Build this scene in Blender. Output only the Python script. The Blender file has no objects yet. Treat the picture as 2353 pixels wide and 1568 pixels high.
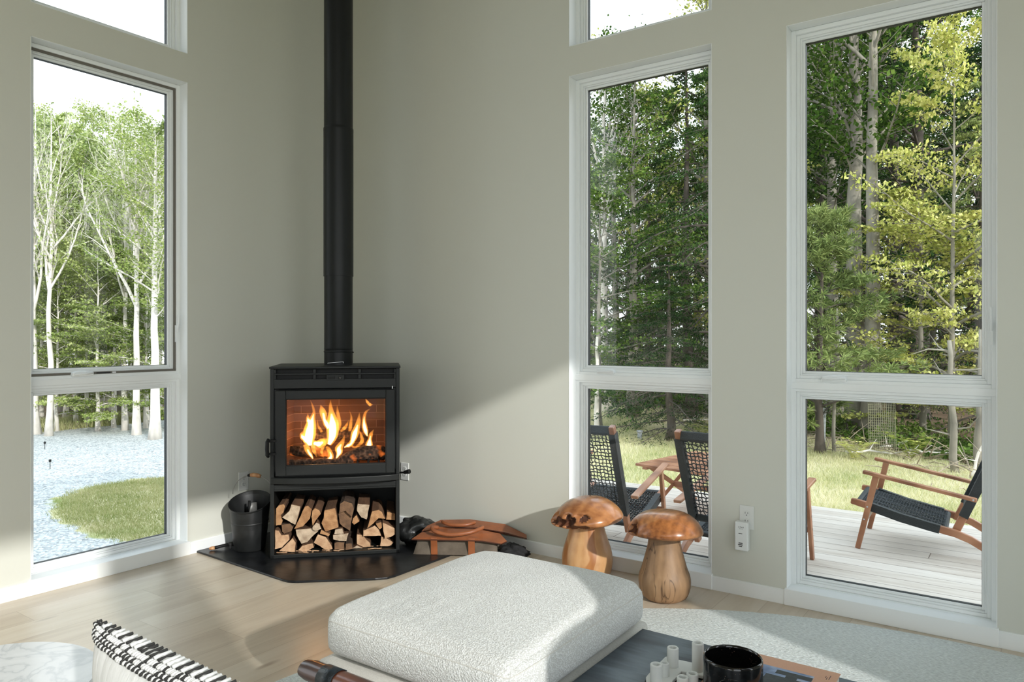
import bpy, bmesh, math, random
import numpy as np
from mathutils import Vector, Matrix, noise as mnoise

PI = math.pi
scene = bpy.context.scene
COL = scene.collection
rng = np.random.RandomState(7)
random.seed(7)

# ------------------------------------------------------------------ helpers
class MB:
    """collects polygons, links them as ONE mesh object"""
    def __init__(self):
        self.v = []; self.f = []; self.m = []; self.cur = 0
    def add(self, verts, faces, mat=None):
        o = len(self.v)
        self.v.extend([tuple(p) for p in verts])
        self.f.extend([tuple(i + o for i in f) for f in faces])
        self.m.extend([self.cur if mat is None else mat] * len(faces))
        return self
    def box(self, c, s, rot=None, mat=None):
        hx, hy, hz = s[0] / 2, s[1] / 2, s[2] / 2
        vs = [Vector((x * hx, y * hy, z * hz)) for x in (-1, 1) for y in (-1, 1) for z in (-1, 1)]
        if rot is not None:
            vs = [rot @ p for p in vs]
        vs = [p + Vector(c) for p in vs]
        fs = [(0, 1, 3, 2), (4, 6, 7, 5), (0, 4, 5, 1), (2, 3, 7, 6), (0, 2, 6, 4), (1, 5, 7, 3)]
        return self.add(vs, fs, mat)
    def bb(self, a, b, mat=None):
        return self.box([(a[i] + b[i]) / 2 for i in range(3)], [abs(b[i] - a[i]) for i in range(3)], None, mat)
    def tube(self, pts, rad, n=8, cap=True, mat=None, flat=None):
        pts = [Vector(p) for p in pts]
        if not hasattr(rad, '__len__'):
            rad = [rad] * len(pts)
        vs = []; fs = []
        up = None
        for i, p in enumerate(pts):
            t = (pts[min(i + 1, len(pts) - 1)] - pts[max(i - 1, 0)])
            t = t.normalized() if t.length > 1e-9 else Vector((0, 0, 1))
            if up is None:
                up = Vector((0, 0, 1)) if abs(t.z) < .9 else Vector((1, 0, 0))
                if flat is not None: up = Vector(flat[0])
            a = (up - t * up.dot(t)).normalized()
            b = t.cross(a)
            up = a
            k = 1.0 if flat is None else flat[1]
            for j in range(n):
                w = 2 * PI * j / n
                vs.append(p + a * (rad[i] * math.cos(w) * k) + b * (rad[i] * math.sin(w)))
        for i in range(len(pts) - 1):
            for j in range(n):
                k = (j + 1) % n
                fs.append((i * n + j, i * n + k, (i + 1) * n + k, (i + 1) * n + j))
        if cap:
            fs.append(tuple(range(n - 1, -1, -1)))
            fs.append(tuple((len(pts) - 1) * n + j for j in range(n)))
        return self.add(vs, fs, mat)
    def lathe(self, prof, n=32, c=(0, 0, 0), mat=None, closed=False):
        vs = []; fs = []
        for r, z in prof:
            for j in range(n):
                w = 2 * PI * j / n
                vs.append((c[0] + r * math.cos(w), c[1] + r * math.sin(w), c[2] + z))
        L = len(prof)
        for i in range(L if closed else L - 1):
            i2 = (i + 1) % L
            for j in range(n):
                k = (j + 1) % n
                fs.append((i * n + j, i * n + k, i2 * n + k, i2 * n + j))
        if not closed:
            if prof[0][0] > 1e-6: fs.append(tuple(range(n - 1, -1, -1)))
            if prof[-1][0] > 1e-6: fs.append(tuple((L - 1) * n + j for j in range(n)))
        return self.add(vs, fs, mat)
    def prism(self, poly, d0, d1, fn, mat=None, capmat=None):
        """poly of (a,b) extruded over depth d0..d1, fn(a,b,d)->xyz"""
        n = len(poly)
        vs = [fn(a, b, d0) for a, b in poly] + [fn(a, b, d1) for a, b in poly]
        fs = [(i, (i + 1) % n, n + (i + 1) % n, n + i) for i in range(n)]
        self.add(vs, fs, mat)
        o = len(self.v) - 2 * n
        self.f.append(tuple(o + i for i in range(n - 1, -1, -1))); self.m.append(capmat if capmat is not None else (mat or self.cur))
        self.f.append(tuple(o + n + i for i in range(n))); self.m.append(capmat if capmat is not None else (mat or self.cur))
        return self
    def build(self, name, mats, parent=None, smooth=False, bevel=0, seg=2, loc=None, fix=True, sub=0, angle=40):
        me = bpy.data.meshes.new(name)
        me.from_pydata(self.v, [], self.f)
        if not isinstance(mats, (list, tuple)): mats = [mats]
        for m in mats: me.materials.append(m)
        me.polygons.foreach_set('material_index', self.m)
        if fix:
            bm = bmesh.new(); bm.from_mesh(me)
            bmesh.ops.recalc_face_normals(bm, faces=bm.faces)
            bm.to_mesh(me); bm.free()
        me.update()
        o = bpy.data.objects.new(name, me)
        COL.objects.link(o)
        if smooth:
            me.polygons.foreach_set('use_smooth', [True] * len(me.polygons))
        if bevel:
            md = o.modifiers.new('bevel', 'BEVEL'); md.width = bevel; md.segments = seg
            md.limit_method = 'ANGLE'; md.angle_limit = math.radians(angle)
        if sub:
            md = o.modifiers.new('sub', 'SUBSURF'); md.levels = sub; md.render_levels = sub
        if parent is not None: o.parent = parent
        if loc is not None: o.location = loc
        return o

def np_obj(name, V, F, mats, parent=None, smooth=False, matidx=None):
    """fast mesh from numpy arrays; F is (n,3) or (n,4)"""
    me = bpy.data.meshes.new(name)
    V = np.asarray(V, dtype=np.float32); F = np.asarray(F, dtype=np.int32)
    me.vertices.add(len(V)); me.vertices.foreach_set('co', V.ravel())
    k = F.shape[1]
    me.loops.add(F.size); me.loops.foreach_set('vertex_index', F.ravel())
    me.polygons.add(len(F))
    me.polygons.foreach_set('loop_start', np.arange(0, F.size, k, dtype=np.int32))
    try: me.polygons.foreach_set('loop_total', np.full(len(F), k, dtype=np.int32))
    except Exception: pass
    if not isinstance(mats, (list, tuple)): mats = [mats]
    for m in mats: me.materials.append(m)
    if matidx is not None: me.polygons.foreach_set('material_index', np.asarray(matidx, dtype=np.int32))
    if smooth: me.polygons.foreach_set('use_smooth', np.ones(len(F), dtype=bool))
    me.update(calc_edges=True)
    o = bpy.data.objects.new(name, me); COL.objects.link(o)
    if parent is not None: o.parent = parent
    return o

def tag(o, label=None, cat=None, group=None, kind=None):
    if label: o['label'] = label
    if cat: o['category'] = cat
    if group: o['group'] = group
    if kind: o['kind'] = kind
    return o

def thing(name, label, cat, loc=(0, 0, 0), rz=0.0, group=None, scale=None):
    o = bpy.data.objects.new(name, None); COL.objects.link(o)
    o.empty_display_size = .1
    o.location = loc; o.rotation_euler = (0, 0, rz)
    if scale: o.scale = (scale,) * 3
    return tag(o, label, cat, group)

def kids(o):
    return [c for c in bpy.data.objects if c.parent == o]

def dup(root, loc, rz, label=None, group=None, scale=None):
    r = root.copy(); COL.objects.link(r)
    r.location = loc; r.rotation_euler = (0, 0, rz)
    if scale: r.scale = scale if hasattr(scale, '__len__') else (scale,) * 3
    if label: r['label'] = label
    if group: r['group'] = group
    for ch in kids(root):
        c = ch.copy(); COL.objects.link(c); c.parent = r
        for g in kids(ch):
            d = g.copy(); COL.objects.link(d); d.parent = c
    return r

def bez(pts, n):
    """Catmull-Rom through the points"""
    P = [np.array(p, float) for p in pts]
    P = [2 * P[0] - P[1]] + P + [2 * P[-1] - P[-2]]
    out = []
    seg = len(P) - 3
    for i in range(n + 1):
        t = i / n * seg; k = min(int(t), seg - 1); u = t - k
        a, b, c, d = P[k:k + 4]
        out.append(tuple(.5 * ((2 * b) + (c - a) * u + (2 * a - 5 * b + 4 * c - d) * u * u + (3 * b - a - 3 * c + d) * u ** 3)))
    return out

# ------------------------------------------------------------------ materials
def newmat(name):
    m = bpy.data.materials.new(name); m.use_nodes = True
    nt = m.node_tree
    for n in list(nt.nodes): nt.nodes.remove(n)
    out = nt.nodes.new('ShaderNodeOutputMaterial')
    return m, nt, out

def N(nt, t, **kw):
    n = nt.nodes.new(t)
    for k, v in kw.items():
        if k in n.inputs.keys(): n.inputs[k].default_value = v
        else: setattr(n, k, v)
    return n

def L(nt, a, b): nt.links.new(a, b)

def rgba(c): return (c[0], c[1], c[2], 1.0)

def s2l(r, g, b):
    f = lambda v: (v / 255 / 12.92) if v / 255 <= .04045 else ((v / 255 + .055) / 1.055) ** 2.4
    return (f(r), f(g), f(b))

def ramp(nt, fac, stops):
    r = N(nt, 'ShaderNodeValToRGB')
    while len(r.color_ramp.elements) < len(stops): r.color_ramp.elements.new(.5)
    for e, (p, c) in zip(r.color_ramp.elements, stops):
        e.position = p; e.color = rgba(c)
    L(nt, fac, r.inputs['Fac'])
    return r

def simple(name, col, rough=.5, metal=0.0, bump=0, bscale=100, var=0, vscale=5, spec=None, coat=0, sheen=0, detail=4, stretch=None):
    """principled with noise variation in colour and bump"""
    m, nt, out = newmat(name)
    p = N(nt, 'ShaderNodeBsdfPrincipled')
    p.inputs['Base Color'].default_value = rgba(col)
    p.inputs['Roughness'].default_value = rough
    p.inputs['Metallic'].default_value = metal
    if spec is not None: p.inputs['Specular IOR Level'].default_value = spec
    if coat: p.inputs['Coat Weight'].default_value = coat; p.inputs['Coat Roughness'].default_value = .15
    if sheen: p.inputs['Sheen Weight'].default_value = sheen
    L(nt, p.outputs[0], out.inputs[0])
    if var or bump:
        tc = N(nt, 'ShaderNodeTexCoord')
        src = tc.outputs['Object']
        if stretch:
            mp = N(nt, 'ShaderNodeMapping'); mp.inputs['Scale'].default_value = stretch
            L(nt, src, mp.inputs['Vector']); src = mp.outputs['Vector']
    if var:
        n = N(nt, 'ShaderNodeTexNoise'); n.inputs['Scale'].default_value = vscale; n.inputs['Detail'].default_value = detail
        L(nt, src, n.inputs['Vector'])
        lo = tuple(max(0, c * (1 - var)) for c in col); hi = tuple(min(1, c * (1 + var)) for c in col)
        r = ramp(nt, n.outputs['Fac'], [(.3, lo), (.7, hi)])
        L(nt, r.outputs[0], p.inputs['Base Color'])
    if bump:
        n2 = N(nt, 'ShaderNodeTexNoise'); n2.inputs['Scale'].default_value = bscale; n2.inputs['Detail'].default_value = 3
        L(nt, src, n2.inputs['Vector'])
        b = N(nt, 'ShaderNodeBump'); b.inputs['Strength'].default_value = bump; b.inputs['Distance'].default_value = .01
        L(nt, n2.outputs['Fac'], b.inputs['Height']); L(nt, b.outputs[0], p.inputs['Normal'])
    return m

def woodmat(name, c1, c2, c3, scale=6, stretch=(1, 1, .15), rough=.4, dist=3.0, coat=0, bump=.1, cracks=0, wv=.35, patch=None):
    """streaky wood: distorted noise along a grain direction"""
    m, nt, out = newmat(name)
    p = N(nt, 'ShaderNodeBsdfPrincipled'); p.inputs['Roughness'].default_value = rough
    if coat: p.inputs['Coat Weight'].default_value = coat; p.inputs['Coat Roughness'].default_value = .12
    tc = N(nt, 'ShaderNodeTexCoord'); mp = N(nt, 'ShaderNodeMapping'); mp.inputs['Scale'].default_value = stretch
    L(nt, tc.outputs['Object'], mp.inputs['Vector'])
    n1 = N(nt, 'ShaderNodeTexNoise'); n1.inputs['Scale'].default_value = scale * .4; n1.inputs['Detail'].default_value = 3
    L(nt, mp.outputs[0], n1.inputs['Vector'])
    w = N(nt, 'ShaderNodeTexWave'); w.wave_type = 'BANDS'; w.bands_direction = 'X'
    w.inputs['Scale'].default_value = scale; w.inputs['Distortion'].default_value = dist * 3; w.inputs['Detail'].default_value = 3
    w.inputs['Detail Scale'].default_value = 1.2
    L(nt, mp.outputs[0], w.inputs['Vector'])
    n2 = N(nt, 'ShaderNodeTexNoise'); n2.inputs['Scale'].default_value = scale * 6; n2.inputs['Detail'].default_value = 5
    L(nt, mp.outputs[0], n2.inputs['Vector'])
    a = N(nt, 'ShaderNodeMath', operation='MULTIPLY_ADD'); a.inputs[1].default_value = wv; a.inputs[2].default_value = 0; L(nt, w.outputs['Fac'], a.inputs[0])
    b = N(nt, 'ShaderNodeMath', operation='MULTIPLY_ADD'); b.inputs[1].default_value = .55; L(nt, n1.outputs['Fac'], b.inputs[0])
    c = N(nt, 'ShaderNodeMath', operation='MULTIPLY'); c.inputs[1].default_value = .35; L(nt, n2.outputs['Fac'], c.inputs[0])
    L(nt, c.outputs[0], b.inputs[2]); L(nt, b.outputs[0], a.inputs[2])
    r = ramp(nt, a.outputs[0], [(.3, c1), (.55, c2), (.85, c3)])
    colout = r.outputs[0]
    if cracks:
        mp2 = N(nt, 'ShaderNodeMapping'); mp2.inputs['Scale'].default_value = (1, 1, .09)
        L(nt, tc.outputs['Object'], mp2.inputs['Vector'])
        nn = N(nt, 'ShaderNodeTexNoise'); nn.inputs['Scale'].default_value = 9; nn.inputs['Detail'].default_value = 4
        L(nt, mp2.outputs[0], nn.inputs['Vector'])
        s = N(nt, 'ShaderNodeMath', operation='SUBTRACT'); s.inputs[1].default_value = .5; L(nt, nn.outputs['Fac'], s.inputs[0])
        ab = N(nt, 'ShaderNodeMath', operation='ABSOLUTE'); L(nt, s.outputs[0], ab.inputs[0])
        rr = ramp(nt, ab.outputs[0], [(0, (.12, .08, .05)), (cracks, (1, 1, 1))])
        mx = N(nt, 'ShaderNodeMix', data_type='RGBA', blend_type='MULTIPLY'); mx.inputs['Factor'].default_value = .8
        L(nt, colout, mx.inputs['A']); L(nt, rr.outputs[0], mx.inputs['B']); colout = mx.outputs['Result']
    if patch:
        pn = N(nt, 'ShaderNodeTexNoise'); pn.inputs['Scale'].default_value = 5; pn.inputs['Detail'].default_value = 2; pn.inputs['Distortion'].default_value = .8
        L(nt, mp.outputs[0], pn.inputs['Vector'])
        pr = ramp(nt, pn.outputs['Fac'], [(.49, (1, 1, 1)), (.515, patch)])
        px_ = N(nt, 'ShaderNodeMix', data_type='RGBA', blend_type='MULTIPLY'); px_.inputs['Factor'].default_value = 1
        L(nt, colout, px_.inputs['A']); L(nt, pr.outputs[0], px_.inputs['B']); colout = px_.outputs['Result']
    L(nt, colout, p.inputs['Base Color'])
    if bump:
        bb = N(nt, 'ShaderNodeBump'); bb.inputs['Strength'].default_value = bump; bb.inputs['Distance'].default_value = .004
        L(nt, a.outputs[0], bb.inputs['Height']); L(nt, bb.outputs[0], p.inputs['Normal'])
    L(nt, p.outputs[0], out.inputs[0])
    return m

def planks(name, axis, width, length, cols, groove=.004, rough=.4, gdark=.35, knots=True, grain=1.0, spec=.5):
    """boards running along axis ('x' or 'y') in object space"""
    m, nt, out = newmat(name)
    p = N(nt, 'ShaderNodeBsdfPrincipled'); p.inputs['Roughness'].default_value = rough
    p.inputs['Specular IOR Level'].default_value = spec
    tc = N(nt, 'ShaderNodeTexCoord'); sx = N(nt, 'ShaderNodeSeparateXYZ'); L(nt, tc.outputs['Object'], sx.inputs[0])
    al, ac = (sx.outputs['X'], sx.outputs['Y']) if axis == 'x' else (sx.outputs['Y'], sx.outputs['X'])
    d = N(nt, 'ShaderNodeMath', operation='DIVIDE'); d.inputs[1].default_value = width; L(nt, ac, d.inputs[0])
    fl = N(nt, 'ShaderNodeMath', operation='FLOOR'); L(nt, d.outputs[0], fl.inputs[0])
    fr = N(nt, 'ShaderNodeMath', operation='FRACT'); L(nt, d.outputs[0], fr.inputs[0])
    # stagger the end joints per board
    wn = N(nt, 'ShaderNodeTexWhiteNoise'); wn.noise_dimensions = '1D'; L(nt, fl.outputs[0], wn.inputs['W'])
    ml = N(nt, 'ShaderNodeMath', operation='MULTIPLY_ADD'); ml.inputs[1].default_value = length; L(nt, wn.outputs['Value'], ml.inputs[0]); L(nt, al, ml.inputs[2])
    dl = N(nt, 'ShaderNodeMath', operation='DIVIDE'); dl.inputs[1].default_value = length; L(nt, ml.outputs[0], dl.inputs[0])
    fl2 = N(nt, 'ShaderNodeMath', operation='FLOOR'); L(nt, dl.outputs[0], fl2.inputs[0])
    fr2 = N(nt, 'ShaderNodeMath', operation='FRACT'); L(nt, dl.outputs[0], fr2.inputs[0])
    cb = N(nt, 'ShaderNodeCombineXYZ'); L(nt, fl.outputs[0], cb.inputs[0]); L(nt, fl2.outputs[0], cb.inputs[1])
    wn2 = N(nt, 'ShaderNodeTexWhiteNoise'); wn2.noise_dimensions = '2D'; L(nt, cb.outputs[0], wn2.inputs['Vector'])
    # grain coordinates shifted per board
    off = N(nt, 'ShaderNodeVectorMath', operation='SCALE'); off.inputs['Scale'].default_value = 7.3; L(nt, wn2.outputs['Color'], off.inputs[0])
    ad = N(nt, 'ShaderNodeVectorMath', operation='ADD'); L(nt, tc.outputs['Object'], ad.inputs[0]); L(nt, off.outputs[0], ad.inputs[1])
    mp = N(nt, 'ShaderNodeMapping'); mp.inputs['Scale'].default_value = (.9, 9, 9) if axis == 'x' else (9, .9, 9)
    L(nt, ad.outputs[0], mp.inputs['Vector'])
    g = N(nt, 'ShaderNodeTexNoise'); g.inputs['Scale'].default_value = 1.6; g.inputs['Detail'].default_value = 7; g.inputs['Distortion'].default_value = .8
    L(nt, mp.outputs[0], g.inputs['Vector'])
    g2 = N(nt, 'ShaderNodeTexNoise'); g2.inputs['Scale'].default_value = 9; g2.inputs['Detail'].default_value = 4
    L(nt, mp.outputs[0], g2.inputs['Vector'])
    s1 = N(nt, 'ShaderNodeMath', operation='MULTIPLY_ADD'); s1.inputs[1].default_value = .22 ; L(nt, wn2.outputs['Value'], s1.inputs[0])
    s2 = N(nt, 'ShaderNodeMath', operation='MULTIPLY_ADD'); s2.inputs[1].default_value = .75 * grain; s2.inputs[2].default_value = .12 + .35 * (1 - grain); L(nt, g.outputs['Fac'], s2.inputs[0])
    s3 = N(nt, 'ShaderNodeMath', operation='MULTIPLY_ADD'); s3.inputs[1].default_value = .25 * grain; s3.inputs[2].default_value = -.12 * grain; L(nt, g2.outputs['Fac'], s3.inputs[0])
    s4 = N(nt, 'ShaderNodeMath', operation='ADD'); L(nt, s2.outputs[0], s4.inputs[0]); L(nt, s3.outputs[0], s4.inputs[1])
    L(nt, s4.outputs[0], s1.inputs[2])
    r = ramp(nt, s1.outputs[0], [(.25, cols[0]), (.6, cols[1]), (.95, cols[2])])
    colout = r.outputs[0]
    if knots:
        mk = N(nt, 'ShaderNodeMapping'); mk.inputs['Scale'].default_value = (1.1, 4, 1) if axis == 'x' else (4, 1.1, 1)
        L(nt, ad.outputs[0], mk.inputs['Vector'])
        vo = N(nt, 'ShaderNodeTexVoronoi'); vo.inputs['Scale'].default_value = 1.3; L(nt, mk.outputs[0], vo.inputs['Vector'])
        rk = ramp(nt, vo.outputs['Distance'], [(.0, (.30, .22, .16)), (.035, (.45, .36, .3)), (.10, (1, 1, 1))])
        mx = N(nt, 'ShaderNodeMix', data_type='RGBA', blend_type='MULTIPLY'); mx.inputs['Factor'].default_value = .6
        L(nt, colout, mx.inputs['A']); L(nt, rk.outputs[0], mx.inputs['B']); colout = mx.outputs['Result']
    # grooves
    def edge(frac, w):
        a = N(nt, 'ShaderNodeMath', operation='SUBTRACT'); a.inputs[1].default_value = .5; L(nt, frac, a.inputs[0])
        b = N(nt, 'ShaderNodeMath', operation='ABSOLUTE'); L(nt, a.outputs[0], b.inputs[0])
        c = N(nt, 'ShaderNodeMath', operation='GREATER_THAN'); c.inputs[1].default_value = .5 - w; L(nt, b.outputs[0], c.inputs[0])
        return c.outputs[0]
    e1 = edge(fr.outputs[0], groove / width / 2); e2 = edge(fr2.outputs[0], groove / length / 2)
    mxx = N(nt, 'ShaderNodeMath', operation='MAXIMUM'); L(nt, e1, mxx.inputs[0]); L(nt, e2, mxx.inputs[1])
    mg = N(nt, 'ShaderNodeMix', data_type='RGBA', blend_type='MULTIPLY'); mg.inputs['B'].default_value = (gdark, gdark * .9, gdark * .8, 1)
    L(nt, mxx.outputs[0], mg.inputs['Factor']); L(nt, colout, mg.inputs['A'])
    L(nt, mg.outputs['Result'], p.inputs['Base Color'])
    bb = N(nt, 'ShaderNodeBump'); bb.inputs['Strength'].default_value = .12; bb.inputs['Distance'].default_value = .003
    L(nt, s4.outputs[0], bb.inputs['Height']); L(nt, bb.outputs[0], p.inputs['Normal'])
    L(nt, p.outputs[0], out.inputs[0])
    return m

def glassmat(name, tint=(.97, .985, .98), refl=1.0, rough=0.0):
    m, nt, out = newmat(name)
    t = N(nt, 'ShaderNodeBsdfTransparent'); t.inputs[0].default_value = rgba(tint)
    g = N(nt, 'ShaderNodeBsdfGlossy'); g.inputs['Roughness'].default_value = rough
    f = N(nt, 'ShaderNodeFresnel'); f.inputs['IOR'].default_value = 1.33
    ml = N(nt, 'ShaderNodeMath', operation='MULTIPLY'); ml.inputs[1].default_value = refl; L(nt, f.outputs[0], ml.inputs[0])
    mx = N(nt, 'ShaderNodeMixShader'); L(nt, ml.outputs[0], mx.inputs[0]); L(nt, t.outputs[0], mx.inputs[1]); L(nt, g.outputs[0], mx.inputs[2])
    L(nt, mx.outputs[0], out.inputs[0])
    return m

def leafmat(name, c1, c2, c3, trans=.4, nscale=.5):
    m, nt, out = newmat(name)
    geo = N(nt, 'ShaderNodeNewGeometry'); oi = N(nt, 'ShaderNodeObjectInfo')
    tc = N(nt, 'ShaderNodeTexCoord')
    n = N(nt, 'ShaderNodeTexNoise'); n.inputs['Scale'].default_value = nscale; n.inputs['Detail'].default_value = 3
    L(nt, tc.outputs['Object'], n.inputs['Vector'])
    a = N(nt, 'ShaderNodeMath', operation='MULTIPLY_ADD'); a.inputs[1].default_value = .45; L(nt, geo.outputs['Random Per Island'], a.inputs[0])
    b = N(nt, 'ShaderNodeMath', operation='MULTIPLY_ADD'); b.inputs[1].default_value = .9; b.inputs[2].default_value = -.2; L(nt, n.outputs['Fac'], b.inputs[0])
    L(nt, b.outputs[0], a.inputs[2])
    c = N(nt, 'ShaderNodeMath', operation='MULTIPLY_ADD'); c.inputs[1].default_value = .3; L(nt, oi.outputs['Random'], c.inputs[0]); L(nt, a.outputs[0], c.inputs[2])
    r = ramp(nt, c.outputs[0], [(.25, c1), (.6, c2), (1.0, c3)])
    d = N(nt, 'ShaderNodeBsdfDiffuse'); t = N(nt, 'ShaderNodeBsdfTranslucent')
    L(nt, r.outputs[0], d.inputs[0]); L(nt, r.outputs[0], t.inputs[0])
    mx = N(nt, 'ShaderNodeMixShader'); mx.inputs[0].default_value = trans
    L(nt, d.outputs[0], mx.inputs[1]); L(nt, t.outputs[0], mx.inputs[2]); L(nt, mx.outputs[0], out.inputs[0])
    return m

def emit(name, col, strength):
    m, nt, out = newmat(name)
    e = N(nt, 'ShaderNodeEmission'); e.inputs[0].default_value = rgba(col); e.inputs[1].default_value = strength
    L(nt, e.outputs[0], out.inputs[0]); return m

def volemit(name, col, strength):
    m, nt, out = newmat(name)
    e = N(nt, 'ShaderNodeEmission'); e.inputs[0].default_value = rgba(col); e.inputs[1].default_value = strength
    L(nt, e.outputs[0], out.inputs['Volume']); return m

M = {}
M['wall'] = simple('wall_paint', (.665, .67, .60), .75, bump=.02, bscale=60, spec=.25)
M['trim'] = simple('trim_paint', (.90, .925, .92), .42, spec=.4)
M['ceiling'] = simple('ceiling_paint', (.50, .47, .42), .8, spec=.2)
M['gasket'] = simple('black_gasket', (.012, .014, .014), .6)
M['screen_frame'] = simple('taupe_screen_frame', (.16, .145, .12), .5)
M['glass'] = glassmat('window_glass', tint=(.985, .995, .99), refl=.65)
M['floor'] = planks('oak_floor', 'y', .19, 1.9, [s2l(176, 157, 134), s2l(204, 189, 167), s2l(219, 208, 190)], groove=.002, rough=.30, gdark=.66, grain=.85, spec=.9)
M['deck'] = planks('deck_boards', 'x', .14, 4.0, [s2l(170, 152, 134), s2l(208, 196, 182), s2l(224, 214, 202)], groove=.006, rough=.7, gdark=.35)
M['siding'] = simple('exterior_siding', (.5, .49, .46), .8)
M['roof'] = simple('roofing', (.08, .08, .085), .8)
# ------------------------------------------------------------------ camera, light, render settings
F_PX, HORIZON, CAM_H = 1703.0, 770.0, 1.30
cam_d = bpy.data.cameras.new('camera'); cam = bpy.data.objects.new('camera', cam_d); COL.objects.link(cam)
cam.location = (4.095, -3.693, CAM_H); cam.rotation_euler = (PI / 2, 0, math.radians(35.07))
cam_d.sensor_width = 36; cam_d.lens = F_PX / 2353 * 36; cam_d.shift_y = -(784 - HORIZON) / 2353
cam_d.clip_start = .05; cam_d.clip_end = 400
scene.camera = cam

scene.view_settings.view_transform = 'Standard'; scene.view_settings.look = 'None'
scene.view_settings.gamma = 1; scene.view_settings.use_curve_mapping = False
scene.view_settings.exposure = 0.0
scene.cycles.use_denoising = True
try: scene.cycles.denoiser = 'OPENIMAGEDENOISE'
except Exception: pass
scene.cycles.max_bounces = 8; scene.cycles.diffuse_bounces = 4; scene.cycles.glossy_bounces = 3
scene.cycles.transparent_max_bounces = 16; scene.cycles.transmission_bounces = 6; scene.cycles.volume_bounces = 0
scene.cycles.sample_clamp_indirect = 6; scene.cycles.caustics_reflective = False; scene.cycles.caustics_refractive = False
scene.cycles.use_adaptive_sampling = True; scene.cycles.adaptive_threshold = .09

world = bpy.data.worlds.new('sky'); scene.world = world; world.use_nodes = True
wt = world.node_tree
for n_ in list(wt.nodes): wt.nodes.remove(n_)
wo = N(wt, 'ShaderNodeOutputWorld'); bg = N(wt, 'ShaderNodeBackground')
wtc = N(wt, 'ShaderNodeTexCoord'); wsx = N(wt, 'ShaderNodeSeparateXYZ'); L(wt, wtc.outputs['Generated'], wsx.inputs[0])
wr = ramp(wt, wsx.outputs['Z'], [(.0, (.93, .96, .97)), (.35, (.86, .93, .98)), (1.0, (.62, .78, .95))])
SKY = 2.85
bg.inputs['Strength'].default_value = SKY
L(wt, wr.outputs[0], bg.inputs['Color']); L(wt, bg.outputs[0], wo.inputs[0])

sun_d = bpy.data.lights.new('sun', 'SUN'); sun = bpy.data.objects.new('sun', sun_d); COL.objects.link(sun)
SUN = Vector((-1.0, .40, -.444)).normalized()
sun.rotation_euler = SUN.to_track_quat('-Z', 'Y').to_euler()
sun_d.energy = 3.1; sun_d.angle = math.radians(1.1); sun_d.color = (1.0, .985, .955)

# ------------------------------------------------------------------ room shell
XE, YS, HC, TH = 5.90, -8.8, 4.2, .17      # east wall, south wall, ceiling, wall thickness
def mapN(a, d, z): return (a, d, z)
def mapW(a, d, z): return (-d, a, z)
def mapE(a, d, z): return (XE + d, a, z)
def mapS(a, d, z): return (a, YS - d, z)

def wall(name, fn, a0, a1, z0, z1, holes, th=TH, mats=None):
    A = sorted(set([a0, a1] + [h[0] for h in holes] + [h[1] for h in holes]))
    Z = sorted(set([z0, z1] + [h[2] for h in holes] + [h[3] for h in holes]))
    b = MB()
    def inhole(a, z): return any(h[0] < a < h[1] and h[2] < z < h[3] for h in holes)
    for i in range(len(A) - 1):
        for j in range(len(Z) - 1):
            am, zm = (A[i] + A[i + 1]) / 2, (Z[j] + Z[j + 1]) / 2
            if inhole(am, zm): continue
            q = [(A[i], Z[j]), (A[i + 1], Z[j]), (A[i + 1], Z[j + 1]), (A[i], Z[j + 1])]
            b.add([fn(a, 0, z) for a, z in q], [(0, 1, 2, 3)], 0)
            b.add([fn(a, th, z) for a, z in q], [(0, 1, 2, 3)], 1)
            for k in range(4):
                p0, p1 = q[k], q[(k + 1) % 4]
                mid = ((p0[0] + p1[0]) / 2, (p0[1] + p1[1]) / 2)
                nb = (mid[0] + (mid[0] - am) * .01, mid[1] + (mid[1] - zm) * .01)
                outside = not (a0 < nb[0] < a1 and z0 < nb[1] < z1)
                if outside or inhole(*nb):
                    b.add([fn(p0[0], 0, p0[1]), fn(p1[0], 0, p1[1]), fn(p1[0], th, p1[1]), fn(p0[0], th, p0[1])], [(0, 1, 2, 3)], 0)
    bm_ = b.build(name, mats or [M['wall'], M['siding']], fix=False)
    bm = bmesh.new(); bm.from_mesh(bm_.data); bmesh.ops.remove_doubles(bm, verts=bm.verts, dist=1e-5)
    bmesh.ops.recalc_face_normals(bm, faces=bm.faces); bm.to_mesh(bm_.data); bm.free()
    return tag(bm_, kind='structure')

ZH, ZC0, ZC1 = 2.796, 2.965, 3.85
W2 = (1.903, 2.752); W3 = (3.122, 3.976); W1 = (-2.045, -1.204); W4 = (4.345, 5.195)
north = wall('wall_north', mapN, -TH, 12.0, -.55, HC, [(W2[0], W2[1], 0, ZH), (W2[0], W2[1], ZC0, ZC1), (W3[0], W3[1], 0, ZH), (W3[0], W3[1], ZC0, ZC1), (W4[0], W4[1], 0, ZH), (W4[0], W4[1], ZC0, ZC1)])  # length past the east wall is added, unseen, to shade the deck
west = wall('wall_west', mapW, YS - TH, 0.0, -2.3, HC, [(W1[0], W1[1], 0, ZH), (W1[0], W1[1], ZC0, ZC1), (-4.4, -3.2, 0, ZH), (-4.4, -3.2, ZC0, ZC1)])
EA = (-3.67, -1.54); EB = (-8.5, -4.05)
east = wall('wall_east', mapE, YS - TH, 0.0, -.55, HC, [(EA[0], EA[1], 0, ZH + .172), (EB[0], EB[1], 0, ZH + .172), (-8.6, -4.85, 3.1, 4.12)])  # high last opening is unseen and added to brighten the left wall
south = wall('wall_south', mapS, 0.0, XE, -2.3, HC, [(3.4, 5.2, 0, ZH)])
b = MB(); b.bb((-TH, YS - TH, -.25), (XE + TH, 0, 0)); tag(b.build('floor', M['floor']), kind='structure')
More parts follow.
